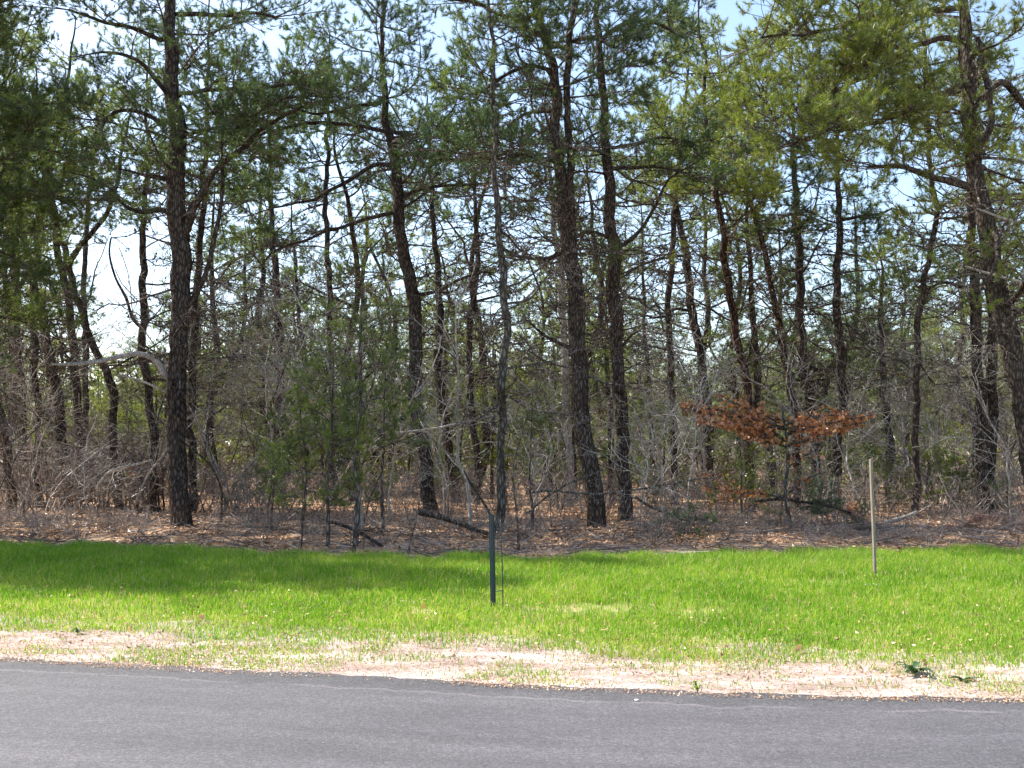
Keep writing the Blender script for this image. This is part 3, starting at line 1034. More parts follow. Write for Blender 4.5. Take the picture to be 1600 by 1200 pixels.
pine('massive pine leaning left into the frame at the right edge', 19.0,
     [(1634, 838, 38), (1622, 780, 37), (1608, 700, 36), (1597, 620, 36), (1582, 550, 36), (1566, 490, 35), (1556, 430, 34), (1547, 370, 32), (1533, 310, 29), (1520, 250, 27),
      (1514, 170, 24), (1510, 90, 21), (1505, 0, 17)], 13.5, 6.0, 30, 3.3, leaf='needle_bright', dead=(3.5, 9, 26), bias=(math.pi, 0.45),
     limbs=[([(1530, 300, 15), (1490, 285, 13), (1445, 272, 11), (1400, 258, 9), (1360, 262, 5)], -1.5, 'live', 9),
            ([(1512, 60, 12), (1470, 60, 11), (1420, 75, 10), (1370, 110, 9), (1320, 135, 7), (1260, 160, 5), (1210, 190, 4)], -2.5, 'live', 44, 0.3),
            ([(1514, 130, 12), (1450, 160, 10), (1380, 190, 8), (1300, 200, 6), (1240, 225, 4)], -3.2, 'live', 44, 0.25),
            ([(1508, 10, 12), (1440, 20, 10), (1360, 35, 8), (1280, 50, 6), (1190, 60, 4)], -2.8, 'live', 42, 0.25),
            ([(1500, 316, 2), (1535, 330, 4), (1570, 345, 5), (1610, 352, 6), (1660, 362, 7)], 0.0, 'dead', 'slim bleached dead limb crossing high on the trunk'),
            ([(1650, 462, 7), (1600, 446, 6), (1560, 432, 5), (1525, 425, 4), (1500, 414, 4), (1472, 412, 2)], 0.0, 'dead', 'slim bleached dead limb crossing low on the trunk'),
            ([(1520, 240, 13), (1555, 190, 12), (1540, 120, 10), (1530, 60, 8)], 0.8, 'live', 8),
            ([(1522, 170, 12), (1560, 120, 12), (1600, 170, 12), (1640, 190, 8)], 0.5, 'live', 5)])

# left group
pine('straight dark pine near the left edge, leftmost of the left cluster', 28.0,
     [(40, 770, 17), (36, 700, 15), (31, 620, 14), (28, 540, 13), (25, 460, 13), (20, 380, 13), (15, 300, 13), (13, 240, 11)], 12.0, 7.5, 18, 2.5, dead=(3, 8, 12))
pine('dark pine bending up left behind the tangled brush', 26.0,
     [(105, 780, 19), (98, 700, 18), (88, 620, 18), (78, 560, 17), (70, 500, 16), (55, 450, 14), (42, 390, 12), (30, 340, 11), (20, 270, 9)], 12.0, 7.5, 20, 2.5, dead=(3, 8, 12), leaf='needle_blue')
pine('lowest leaning trunk cut by the left edge of the frame', 22.5,
     [(18, 800, 15), (10, 740, 15), (3, 680, 15), (-6, 630, 14), (-20, 560, 13), (-28, 450, 11)], 11.5, 6.5, 20, 2.6, dead=(2, 6, 8))
pine('dark pine behind the tangled brush, nearly touching the bent one', 29.0,
     [(128, 760, 15), (124, 650, 14), (117, 560, 14), (107, 480, 13), (96, 420, 12), (88, 370, 11), (72, 310, 9)], 11.5, 8.0, 14, 2.0, dead=(4, 8, 10))
pine('crooked pine crossing the bright sky gap, forked near its top', 24.5,
     [(186, 800, 14), (178, 720, 14), (174, 660, 14), (176, 615, 14), (166, 580, 14), (146, 540, 13), (130, 500, 12), (116, 450, 12), (106, 410, 11), (90, 340, 9), (75, 280, 7)],
     11.0, 7.6, 12, 1.9, dead=(4, 7, 6), fork=[(108, 415, 10), (132, 375, 9), (160, 350, 8), (180, 300, 7)])
pine('slim straight pine seen against the bright sky gap at left', 33.0,
     [(134, 770, 11), (133, 650, 11), (134, 540, 10), (132, 440, 9), (134, 370, 8), (146, 250, 7)], 14.0, 9.5, 14, 2.2, dead=(6, 9, 6))
pine('slender pine just left of the thick left trunk', 24.0,
     [(240, 812, 16), (241, 740, 15), (240, 670, 14), (232, 610, 14), (223, 560, 14), (222, 480, 13), (224, 400, 12), (226, 330, 9)], 11.5, 7.2, 16, 2.1, dead=(3, 8, 14),
     limbs=[([(222, 520, 7), (205, 500, 6), (195, 460, 5), (178, 430, 4), (170, 400, 4), (172, 370, 3)], 0, 'bare', 2)])
pine('slim dark pine in the gap between left trunk and leaning pine', 33.0,
     [(440, 720, 15), (437, 640, 15), (436, 560, 14), (434, 490, 14), (430, 420, 12), (425, 340, 9)], 13.5, 8.5, 18, 2.8, dead=(4, 9, 12))
pine('thin curved pine left of centre behind the young green pines', 36.0,
     [(478, 720, 8), (477, 640, 8), (475, 560, 8), (470, 500, 7), (462, 440, 6)], 11.0, 7.5, 10, 2.0, dead=(4, 8, 8))
pine('dark pine half hidden behind the leaning pine', 29.0,
     [(712, 780, 17), (702, 700, 16), (690, 630, 15), (686, 560, 14), (688, 480, 13), (684, 400, 10), (676, 330, 8)], 12.0, 8.0, 16, 2.5, dead=(3, 9, 16))
pine('bare limbed pine behind and left of the pine by the green post', 28.0,
     [(745, 770, 11), (741, 680, 12), (735, 610, 11), (733, 540, 11), (737, 470, 11), (748, 400, 9), (742, 330, 7)], 11.5, 8.0, 14, 2.3, dead=(3, 8, 16))
pine('thin dark pine in the gap right of the straight dark pine', 34.0,
     [(1024, 740, 9), (1018, 680, 9), (1014, 610, 8), (1009, 550, 7), (1006, 480, 6)], 10.5, 7.0, 12, 2.1, dead=(3, 7, 10), leaf='needle')
pine('slim pine close behind the straight dark pine, bare below', 30.0,
     [(955, 770, 10), (953, 680, 10), (952, 600, 9), (940, 520, 9), (938, 440, 8), (925, 360, 7)], 11.0, 7.5, 12, 2.2, dead=(3, 8, 10))

# neighbours just outside the frame whose limbs and shade reach into it
pine('pine just outside the left side of the frame', 18.5, [(-95, 842, 30), (-100, 700, 28), (-90, 500, 26), (-80, 300, 24), (-90, 100, 18)], 13.5, 4.2, 85, 3.4, leaf='needle', bias=(0.0, 0.4))
pine('second pine outside the left side of the frame', 16.6, [(-330, 866, 30), (-325, 700, 28), (-330, 500, 26), (-340, 300, 24), (-335, 100, 18)], 13.5, 3.2, 90, 3.6, leaf='needle_blue')
pine('third pine outside the left side of the frame', 16.4, [(-600, 868, 30), (-565, 700, 28), (-570, 500, 26), (-560, 300, 24), (-575, 100, 18)], 13.5, 3.2, 90, 3.6, leaf='needle_blue')
pine('pine just outside the right side of the frame', 21.5, [(1770, 820, 30), (1760, 700, 28), (1765, 500, 26), (1750, 300, 22), (1755, 100, 16)], 13.0, 6.0, 24, 3.0, leaf='needle_bright')
pine('green crowned pine behind the thick left trunk, its stem hidden by it', 25.0,
     [(298, 800, 14), (300, 640, 13), (305, 480, 12), (318, 330, 10), (322, 200, 8)], 13.0, 7.0, 26, 2.8, dead=(3, 8, 8), leaf='needle')
pine('pine behind the upper left crowns, its slim stem left of the bright gap', 26.5,
     [(62, 780, 14), (58, 640, 12), (52, 480, 11), (60, 330, 10), (95, 200, 8)], 13.0, 7.4, 30, 3.0, dead=(3, 8, 8), leaf='needle_bright')
pine('green crowned pine far up between left trunk and leaning pine', 27.0,
     [(520, 790, 11), (522, 640, 10), (515, 480, 10), (508, 330, 9), (512, 200, 7)], 13.0, 8.2, 26, 2.8, dead=(3, 8, 10), leaf='needle')
pine('green crowned pine rising between straight dark pine and oak', 28.0,
     [(1056, 780, 12), (1050, 640, 11), (1046, 480, 11), (1052, 330, 9), (1068, 200, 7)], 13.0, 8.0, 28, 2.9, dead=(3, 8, 10), leaf='needle_bright')
pine('bright crowned pine rising left of the dark right hand pair', 23.0,
     [(1432, 795, 12), (1428, 640, 11), (1440, 480, 10), (1462, 330, 9), (1450, 180, 8)], 12.5, 5.2, 28, 2.6, dead=(3, 8, 10), leaf='needle_bright')

# ------------------------------------------------------------------ pines deeper in the wood (copies of a few grown ones)
protos = []
for s in range(9):
    r_ = np.random.default_rng(900 + s)
    H = r_.uniform(9.5, 12.5)
    x = y = 0.0
    pts = [[0, 0, -0.15, 0.15]]
    for z in np.linspace(0, H, 9):
        pts.append([x, y, z, 0.145 * (1 - z / H) ** 0.75 + 0.012])
        x += r_.normal(0, 0.30); y += r_.normal(0, 0.30)
    P = smooth_path(np.array(pts), 0.3, 0.05, r_)
    t = thing('pine_tree', (0, 0, 0), 'proto', 'tree')
    g, gw, gn = G(), G(), G()
    trunk_mesh(P, g, True, 8, 0.05)
    crown(P, H * r_.uniform(0.30, 0.55), H, 20, 2.5, gw, gn, lib=LIVE_FAR, dead=(1.5, 7, 10), gap=False)
    for q in range(5):
        i0 = int(len(P) * r_.uniform(0.25, 0.8))
        o_ = P[i0, :3]
        az = r_.uniform(0, 6.28)
        pts_, d_ = curve(o_, unit(np.array([math.cos(az), math.sin(az), r_.uniform(0.1, 0.9)])), r_.uniform(1.6, 3.2), 9, 0.25, 0.08, r_)
        g.add(*tube(np.array(pts_), np.linspace(P[i0, 3] * 0.5, 0.015, 10), 6, 0.05))
        for e in range(3):
            put(LIVE_FAR['m'][r_.integers(4)], gw, gn, pts_[-1 - 2 * e], az + r_.normal(0, 0.8), r_.normal(0.25, 0.2), 0.8, gap=False)
    obj('trunk', g, M['bark_red' if s % 3 == 0 else 'bark'], t, (0, 0, 0), True)
    obj('branches', gw, M['twig'], t, (0, 0, 0))
    obj('crown', gn, M[['needle', 'needle_bright', 'needle'][s % 3]], t, (0, 0, 0))
    protos.append((t, H))

LAND = [(15, 'lowest left edge trunk'), (38, 'leftmost dark pine'), (98, 'pine that bends up left'), (178, 'crooked left pine'),
        (240, 'slender left pine'), (280, 'thick left trunk'), (345, 'left grey sapling'), (438, 'slim gap pine'),
        (478, 'thin curved pine'), (540, 'young green pines'), (600, 'tall thin young pine'), (660, 'leaning pine'), (700, 'half hidden dark pine'),
        (741, 'bare limbed pine'), (783, 'pine behind the post'), (850, 'black sapling by the post'), (888, 'pale barked pine'), (918, 'forked trunk'),
        (972, 'straight dark pine'), (1018, 'thin dark central pine'), (1060, 'sprawling shrub'), (1102, 'leftmost oak leaves'), (1170, 'reddish slim pine'),
        (1205, 'middle oak leaves'), (1244, 'thin leaning pine'), (1272, 'dark pine behind the oak'), (1305, 'stubby limbed pine'), (1345, 'rightmost oak leaves'),
        (1388, 'small stake side pine'), (1450, 'pale forked sapling'), (1500, 'upright thin saplings'), (1534, 'dark pair at the right'), (1608, 'massive right edge pine')]


USED = {}


def bg_label(px, Y, kind):
    far = 'nearer' if Y < 42 else ('distant' if Y < 64 else 'farthest')
    grp = f'{far} {kind}s deeper in the wood'
    best = None
    for n_, q in enumerate(sorted(LAND, key=lambda a: abs(a[0] - px))[:4]):
        side = ('just ' if n_ == 0 else '') + ('left' if px < q[0] else 'right')
        if abs(px - q[0]) > 60:
            side = 'far left' if px < q[0] else 'far right'
        lab = f'{far} {kind} farther in, {side} of the {q[1]}'
        best = best or lab
        if lab not in USED:
            best = lab
            break
    USED[best] = 1
    return best, grp


r_ = np.random.default_rng(77)
placed = []
cnt = 0
tries = 0
first = {}
while cnt < 140 and tries < 9000:
    tries += 1
    Y = 27 + 68 * r_.random() ** 0.85
    px = r_.uniform(-220, 1820)
    X = (px - 800) / F * Y
    t, H = protos[r_.integers(len(protos))]
    sc = r_.uniform(0.8, 1.12)
    if not all((X - a) ** 2 + (Y - b) ** 2 > 2.3 ** 2 for a, b in placed):
        continue
    # keep the open sky gap at left and notch it at right
    m = 1400 / Y + 14
    if 140 - m < px < 200 + m and Y < 88:
        if Y < 50:
            continue
        sc *= 0.5
    if px > 1385 - m and px < 1425 + m and Y < 48:
        continue
    placed.append((X, Y))
    label, grp = bg_label(px, Y, ('reddish barked pine', 'bright crowned pine', 'dark crowned pine')[next(i for i, p_ in enumerate(protos) if p_[0] is t) % 3])
    key = id(t)
    loc = (X, Y, float(hgt(X, Y)))
    if key not in first:
        first[key] = 1
        t.location = loc
        t.rotation_euler = (0, 0, r_.uniform(0, 6.28))
        t.scale = (sc,) * 3
        t['label'] = label
        t['group'] = grp
    else:
        copy_thing(t, loc, r_.uniform(0, 6.28), sc, label, grp)
    cnt += 1


# younger pines among them, green down to the brush
yp = []
for s in range(4):
    r_ = np.random.default_rng(950 + s)
    H = 4.2
    P = smooth_path(np.array([[0, 0, -0.1, 0.05], [0.05, 0, 1.2, 0.042], [r_.normal(0, 0.2), 0.1, 2.8, 0.03], [r_.normal(0, 0.3), r_.normal(0, 0.3), H, 0.01]]), 0.2, 0.02, r_)
    t = thing('young_pine', (0, 0, 0), 'proto', 'young tree')
    g, gw, gn = G(), G(), G()
    trunk_mesh(P, g, False, 7, 0.05)
    crown(P, 0.9, H, 20, 1.5, gw, gn, lib=LIVE_FAR, dead=None, gap=False)
    obj('trunk', g, M['bark'], t, (0, 0, 0), True)
    obj('branches', gw, M['twig'], t, (0, 0, 0))
    obj('crown', gn, M[['needle_bright', 'needle'][s % 2]], t, (0, 0, 0))
    yp.append(t)
r_ = np.random.default_rng(12)
for k in range(60):
    px = -80 + 1760 * (k + r_.uniform(0, 1)) / 60
    Y = r_.uniform(29, 62)
    X = (px - 800) / F * Y
    label, grp = bg_label(px, Y, 'bright young pine' if k % 2 == 0 else 'dull young pine')
    loc = (X, Y, 0.0)
    sc = r_.uniform(0.7, 1.5) if not 125 < px < 215 else 0.5
    t = yp[k % 4]
    if k < 4:
        t.location = loc; t.rotation_euler = (0, 0, r_.uniform(0, 6.28)); t.scale = (sc,) * 3
        t['label'] = label; t['group'] = grp
    else:
        copy_thing(t, loc, r_.uniform(0, 6.28), sc, label, grp)


# the wood beyond, which reads as one mass
def far_woods():
    r = np.random.default_rng(5)
    g = G()
    n = 330
    Y = r.uniform(92, 170, n)
    X = (r.uniform(-350, 1950, n) - 800) / F * Y
    P, D = [], []
    S0, S1, R0, R1 = [], [], [], []
    for x, y in zip(X, Y):
        H = r.uniform(5, 11.5)
        S0.append((x, y, 0)); S1.append((x + r.normal(0, 0.4), y, H)); R0.append(0.16); R1.append(0.05)
        m = int(r.uniform(110, 170))
        z = r.uniform(H * 0.25, H, m)
        rad = 2.6 * (1 - ((z - H * 0.3) / H) ** 2 * 0.8)
        a = r.uniform(0, 6.28, m)
        q = np.sqrt(r.random(m)) * rad
        P.append(np.stack([x + np.cos(a) * q, y + np.sin(a) * q, z], 1))
    P = np.concatenate(P)
    V, T = needles(P, np.tile([0, 0, 0.3], (len(P), 1)), 14, 0.5, 0.13, 1.0, r)
    o = obj('far_woods', (V, T), M['needle_bright'])  # bright colour stands in for sunlight on the distant foliage
    o['kind'] = 'stuff'
    o = obj('far_tree_trunks', segs(S0, S1, R0, R1, 5), M['bark'])
    o['kind'] = 'stuff'
    # low scrub filling under the far trees
    n = 26000
    Y = r.uniform(34, 170, n)
    X = (r.uniform(-350, 1950, n) - 800) / F * Y
    Z = r.random(n) ** 1.3 * (0.5 + 2.6 * vnoise(X, Y, 2.2, 55))
    V, T = needles(np.stack([X, Y, Z], 1), np.tile([0, 0, 0.4], (n, 1)), 9, 0.4, 0.05, 0.9, r)
    o = obj('distant_scrub', (V, T), M['brush'])
    o['kind'] = 'stuff'
    n = 15000
    Y = r.uniform(31, 120, n)
    X = (r.uniform(-350, 1950, n) - 800) / F * Y
    k = vnoise(X, Y, 3.1, 56) > 0.48
    X, Y = X[k], Y[k]
    Z = 0.3 + r.random(len(X)) * 3.4 * vnoise(X, Y, 1.7, 57)
    V, T = needles(np.stack([X, Y, Z], 1), np.tile([0, 0, 0.4], (len(X), 1)), 13, 0.26, 0.035, 1.0, r)
    o = obj('green_undergrowth', (V, T), M['needle_bright'])
    o['kind'] = 'stuff'


far_woods()


# ------------------------------------------------------------------ bare deciduous growth
def bare(base, H, seed, spread=0.5, r0=0.03, lean=(0, 0), nstem=1, depth=4, twiggy=1.0, first_fork=0.25, droop=0.0):
    """returns (stem tubes, twig segs, tip points) of a leafless young tree / shrub"""
    r = np.random.default_rng(seed)
    gs, gt = G(), G()
    A0, A1, Ra, Rb = [], [], [], []
    tips = []

    def grow(p, d, L, rad, lev):
        n = max(3, int(L / 0.16))
        pts = [p]
        q = p
        for i in range(n):
            d = unit(d + r.normal(0, 0.13 + 0.035 * lev, 3) + np.array([0, 0, 0.035 - droop * lev]))
            q = q + d * L / n
            pts.append(q)
        rr = np.linspace(rad, max(rad * 0.38, 0.0042), n + 1)
        if rad > 0.012:
            gs.add(*tube(np.array(pts), rr, 7, 0.05))
        else:
            for i in range(n):
                A0.append(pts[i]); A1.append(pts[i + 1]); Ra.append(rr[i]); Rb.append(rr[i + 1])
        tips.append((pts[-1], d))
        if lev >= depth:
            return
        k = int(max(2, L * 3.2 * twiggy)) if lev else int(max(4, L * 3.0 * twiggy))
        for c in range(k):
            s = r.uniform(first_fork if lev == 0 else 0.2, 1.0)
            i = min(int(s * n), n - 1)
            dd = unit(pts[i + 1] - pts[i])
            a = r.uniform(0, 6.28)
            e1 = unit(np.cross(dd, np.array([0.3, 0.2, 1.0]) if abs(dd[2]) < 0.9 else np.array([1., 0, 0])))
            e2 = np.cross(dd, e1)
            ang = r.uniform(0.45, 1.15) * (0.6 + spread)
            nd = unit(dd * math.cos(ang) + (e1 * math.cos(a) + e2 * math.sin(a)) * math.sin(ang))
            grow(pts[i], nd, L * r.uniform(0.28, 0.55) * (1.15 - 0.5 * s), rr[i] * r.uniform(0.4, 0.62), lev + 1)
    base = np.asarray(base, float)
    for s in range(nstem):
        d0 = unit(np.array([lean[0] + r.normal(0, 0.06 if nstem == 1 else 0.35), lean[1] + r.normal(0, 0.06 if nstem == 1 else 0.35), 1.0]))
        grow(base + np.array([r.normal(0, 0.05), r.normal(0, 0.05), -0.04]) * (nstem > 1), d0, H * r.uniform(0.8, 1.0), r0 * r.uniform(0.7, 1), 0)
    if A0:
        gt.add(*segs(A0, A1, Ra, Rb, 3))
    return gs, gt, tips


def bare_tree(name, label, px, py, H, seed, material='bark_pale', group='leafless saplings', cat='sapling', d=None, **kw):
    b = gnd(px, py) if d is None else np.array([(px - 800) / F * d, d, 0])
    b[2] = float(hgt(b[0], b[1])) if b[1] > wood_edge(b[0]) else 0
    gs, gt, tips = bare(b, H, seed, **kw)
    t = thing(name, b, label, cat, group)
    if gs.n:
        obj('stem', gs, M[material], t, b, True)
    if gt.n:
        obj('twigs', gt, M[material], t, b)
    return t, b, tips


bt = bare_tree
bt('bare_sapling', 'tall pale leafless sapling well left of the slim pine behind the post', 735, 838, 5.2, 1, r0=0.045, spread=0.45, twiggy=0.8)
bt('bare_sapling', 'pale leafless sapling between leaning pine and young green pines', 566, 838, 5.6, 2, r0=0.035, spread=0.4, twiggy=0.8)
bt('bare_sapling', 'grey leafless sapling fanning out in front of the forked trunk', 830, 826, 5.0, 3, r0=0.04, spread=0.6, twiggy=0.85)
bt('bare_sapling', 'grey leafless sapling left of the leaning pine, broad branches', 610, 822, 4.6, 4, r0=0.036, spread=0.7, twiggy=0.8)
bt('bare_sapling', 'pale many forked sapling right of the wooden stake', 1448, 802, 5.6, 5, r0=0.045, spread=0.35, twiggy=0.8, nstem=2)
bt('bare_sapling', 'pale upright sapling with thin stems left of the right edge pair', 1492, 800, 4.6, 6, r0=0.035, spread=0.4, twiggy=0.7, nstem=2)
bt('bare_sapling', 'grey sapling standing right of the thick left trunk', 345, 822, 4.2, 7, r0=0.03, spread=0.5, twiggy=0.8, material='bark_grey')
bt('bare_sapling', 'wispy grey sapling midway between left trunk and young pines', 420, 825, 4.8, 8, r0=0.03, spread=0.5, twiggy=0.8, material='bark_grey')
bt('bare_sapling', 'grey forked sapling just right of the straight dark pine', 1040, 812, 4.2, 9, r0=0.032, spread=0.55, twiggy=0.8)
bt('bare_sapling', 'bright pale sapling left of the brown leaved oak', 1120, 822, 3.4, 10, r0=0.03, spread=0.65, twiggy=0.8)
bt('bare_sapling', 'leafless sapling in front of the tangled brush at far left', 75, 806, 3.6, 12, r0=0.026, spread=0.6, twiggy=0.8, material='bark_grey')
bt('bare_sapling', 'leafless sapling rising from brush left of thick left trunk', 205, 812, 3.8, 13, r0=0.028, spread=0.6, twiggy=0.8)
bt('bare_sapling', 'small leafless sapling beyond the wooden stake at the brush edge', 1345, 812, 2.8, 14, r0=0.024, spread=0.7, twiggy=0.9)
bt('bare_sapling', 'leafless sapling at the far right below the massive pine', 1580, 812, 3.0, 15, r0=0.026, spread=0.6, twiggy=0.9, material='bark_grey')
bt('bare_sapling', 'pale leafless sapling behind the leaning pine base', 700, 812, 5.8, 16, r0=0.034, spread=0.5, twiggy=0.75)
bt('bare_sapling', 'sapling with long level twigs right of the forked trunk base', 1000, 835, 2.6, 17, r0=0.025, spread=0.95, twiggy=0.9)
# more of the leafless understory, farther in: copies of a few grown ones
und = []
for k in range(6):
    gs, gt, _ = bare((0, 0, 0), 4.6 + 0.4 * k, 820 + k, r0=0.030, spread=0.45 + 0.08 * k, twiggy=0.9, nstem=1 + k % 2)
    t = thing('bare_sapling', (0, 0, 0), 'proto', 'sapling')
    mt = M[('bark_pale', 'bark_grey', 'bark_pale')[k % 3]]
    obj('stem', gs, mt, t, (0, 0, 0), True)
    obj('twigs', gt, mt, t, (0, 0, 0))
    und.append(t)
r_ = np.random.default_rng(31)
seen = {}
for k in range(70):
    px = -60 + 1720 * (k + r_.uniform(0, 1)) / 70
    Y = 18.9 + 19 * r_.random() ** 1.3
    X = (px - 800) / F * Y
    label, grp = bg_label(px, Y + (0 if Y < 26 else 18), 'leafless sapling' if k % 3 != 1 else 'greyer leafless sapling')
    label = label.replace('farther in,', 'in the brush')
    grp = grp.replace('deeper in the wood', 'standing in the brush')
    loc = (X, Y, float(hgt(X, Y)))
    sc = r_.uniform(0.6, 1.15)
    if 215 < px < 345 and Y < 21.5:
        loc = (loc[0], Y + 5, 0.0)
    if 130 < px < 215:
        sc = 0.5
    t = und[k % 6]
    if k < 6:
        t.location = loc; t.rotation_euler = (0, 0, r_.uniform(0, 6.28)); t.scale = (sc,) * 3
        t['label'] = label; t['group'] = grp
    else:
        copy_thing(t, loc, r_.uniform(0, 6.28), sc, label, grp)

# dark slender saplings right at the grass edge
bt('dark_sapling', 'thin black sapling right of the green post at the grass edge', 811, 866, 2.3, 21, 'twig', r0=0.021, spread=0.6, twiggy=0.8, first_fork=0.5)
bt('dark_sapling', 'thin black sapling at the grass edge among young pines', 553, 866, 3.9, 22, 'twig', r0=0.028, spread=0.5, twiggy=0.6, first_fork=0.35)
bt('dark_sapling', 'short black twiggy sapling between young pines and green post', 638, 868, 1.4, 23, 'twig', r0=0.015, spread=0.7, twiggy=1.0)
bt('dark_sapling', 'small black sapling left of the young pines at grass edge', 470, 860, 1.5, 24, 'twig', r0=0.015, spread=0.7, twiggy=1.0)

# shrubs one can make out
for i, (px, py, H, lab) in enumerate([
        (30, 815, 1.5, 'purplish bare shrub at the far left of the wood edge'), (110, 810, 1.9, 'grey tangled bare shrub left of the crooked pine'),
        (165, 818, 1.5, 'bare shrub with arching stems under the dead limb'), (390, 832, 1.2, 'low bare shrub right of the thick left trunk'),
        (860, 830, 1.3, 'bare shrub between green post and forked trunk'), (1075, 838, 1.1, 'sprawling bare shrub right of the straight dark pine'),
        (1225, 832, 1.3, 'bare twiggy shrub under the brown oak leaves'), (1325, 828, 1.1, 'bare shrub just left of the wooden stake'),
        (1520, 818, 1.2, 'bare shrub at the foot of the dark pair'), (1590, 826, 1.3, 'bare shrub in the far right corner of the wood edge')]):
    bare_tree('bare_shrub', lab, px, py, H, 60 + i, 'brush', 'bare shrubs along the wood edge', 'shrub', r0=0.012, spread=0.8, nstem=6, depth=3, twiggy=1.6)


# the brush behind, one tangled mass
def brush():
    protos_ = []
    for s in range(6):
        gs, gt, _ = bare((0, 0, 0), 1.5, 700 + s, spread=0.9, r0=0.0118 if s < 4 else 0.019, nstem=5 if s < 4 else 3, depth=3, twiggy=1.15)
        if gs.n:
            gt.add(*gs.arr())
        protos_.append(gt.arr())
    r = np.random.default_rng(9)
    g = G()
    for k in range(520):
        px = r.uniform(-120, 1720)
        Y = r.uniform(20.6, 40)
        x = (px - 800) / F * Y
        dens = 1.05 if px < 260 else 0.6
        V, T = protos_[r.integers(6)]
        R = orient(r.uniform(0, 6.28), 0)
        sc = (0.35 + 1.35 * float(vnoise(x, Y, 1.6, 71)) + r.uniform(-0.15, 0.35)) * dens
        g.add(V @ R * np.array([1.2, 1.2, 1]) * sc + np.array([x, Y, float(hgt(x, Y))]), T)
    for k in range(460):        # low tangle at the very edge
        px = r.uniform(-60, 1660)
        if 240 < px < 330 or 900 < px < 1000:
            continue
        Y = r.uniform(16.6, 21.5)
        x = (px - 800) / F * Y
        if Y < float(wood_edge(x)) + 0.7 + 1.2 * float(vnoise(x, 0, 1.3, 92)):
            continue
        V, T = protos_[r.integers(4)]
        R = orient(r.uniform(0, 6.28), 0)
        g.add(V @ R * np.array([1.6, 1.6, 1]) * r.uniform(0.16, 0.36) + np.array([x, Y, float(hgt(x, Y))]), T)
    o = obj('underbrush', g, M['brush'])
    o['kind'] = 'stuff'
    # dead sticks lying on the litter
    n = 2600
    x = r.uniform(-12, 12, n)
    y = wood_edge(x) + 0.1 + 7 * r.random(n) ** 1.3
    z = hgt(x, y) + 0.02
    a = r.uniform(0, 6.28, n)
    L = r.uniform(0.15, 0.9, n)
    p0 = np.stack([x, y, z], 1)
    p1 = p0 + np.stack([np.cos(a) * L, np.sin(a) * L, r.normal(0.05, 0.08, n).clip(0, 1)], 1)
    rd = r.uniform(0.003, 0.011, n)
    o = obj('fallen_twigs', segs(p0, p1, rd, rd * 0.5, 4), M['brush'])
    o['kind'] = 'stuff'


brush()


# ------------------------------------------------------------------ young pines
def young_pine(label, px, py, H, seed, leaf='needle', L0=0.75, n=22, z0=0.15):
    b = gnd(px, py)
    b[2] = float(hgt(b[0], b[1])) if b[1] > wood_edge(b[0]) else 0
    r = np.random.default_rng(seed)
    pts = [[b[0], b[1], -0.05, 0.012 + 0.008 * H]]
    x, y = b[0], b[1]
    for z in np.linspace(0, H, 7):
        pts.append([x, y, b[2] + z, (0.010 + 0.008 * H) * (1 - z / H * 0.85)])
        x += r.normal(0, 0.04); y += r.normal(0, 0.04)
    P = smooth_path(np.array(pts), 0.12, 0.01, r)
    t = thing('young_pine', b, label, 'young tree', 'young pines at the wood edge')
    g, gw, gn = G(), G(), G()
    trunk_mesh(P, g, False, 7, 0.04)
    for k in range(n):
        s = z0 + (1 - z0) * (k + r.random()) / n
        p, _ = path_at(P, s)
        L = L0 * (1.05 - 0.75 * s) * r.uniform(0.55, 1.1) + 0.12
        bb = LIVE['s'][r.integers(5)]
        put(bb, gw, gn, p[:3], k * 2.4 + r.normal(0, 0.4), r.normal(0.3, 0.2), L / bb['L'], gap=False)
    obj('trunk', g, M['twig'], t, b, True)
    obj('branches', gw, M['twig'], t, b)
    obj('crown', gn, M[leaf], t, b)


young_pine('tall young pine with sparse green tufts, left of the leaning pine', 556, 852, 4.9, 1, L0=1.3, n=26, z0=0.25)
young_pine('bushy young pine at the grass edge, left of the tall sparse one', 512, 858, 3.3, 2, 'needle_bright', L0=1.2, n=24, z0=0.2)
young_pine('young pine behind the bushy one, left of the dark sapling', 470, 842, 3.0, 3, L0=1.1, n=20, z0=0.25)
young_pine('yellow green young pine left of the young pine cluster', 425, 835, 1.9, 4, 'needle', 0.8, 12, 0.2)
young_pine('tall thin young pine with green tufts beside the leaning pine', 600, 836, 3.4, 5, L0=0.8, n=12, z0=0.4)
young_pine('young pine showing green beside the slim pine behind the post', 830, 838, 2.6, 6, L0=0.8, n=8, z0=0.55)
young_pine('short bright green young pine left of the reddish slim pine', 1160, 826, 2.3, 7, 'needle_bright', 0.6, 18)
young_pine('low dark young pine under the right end of the oak leaves', 1300, 832, 0.9, 8, 'needle_blue', 0.7, 14)
young_pine('low green young pine by the feet of the sapling clump, right of stake', 1455, 808, 1.7, 9, 'needle_bright', 0.9, 14)
young_pine('small green young pine further right of the stake', 1505, 806, 1.3, 10, 'needle_bright', 0.8, 14)
young_pine('low dark seedling pine between dark pine and oak at the litter edge', 1078, 846, 0.5, 11, 'needle_blue', 0.5, 10)
young_pine('soft green young pine left of the wooden stake behind the brush', 1352, 800, 2.2, 12, 'needle', 0.9, 14)


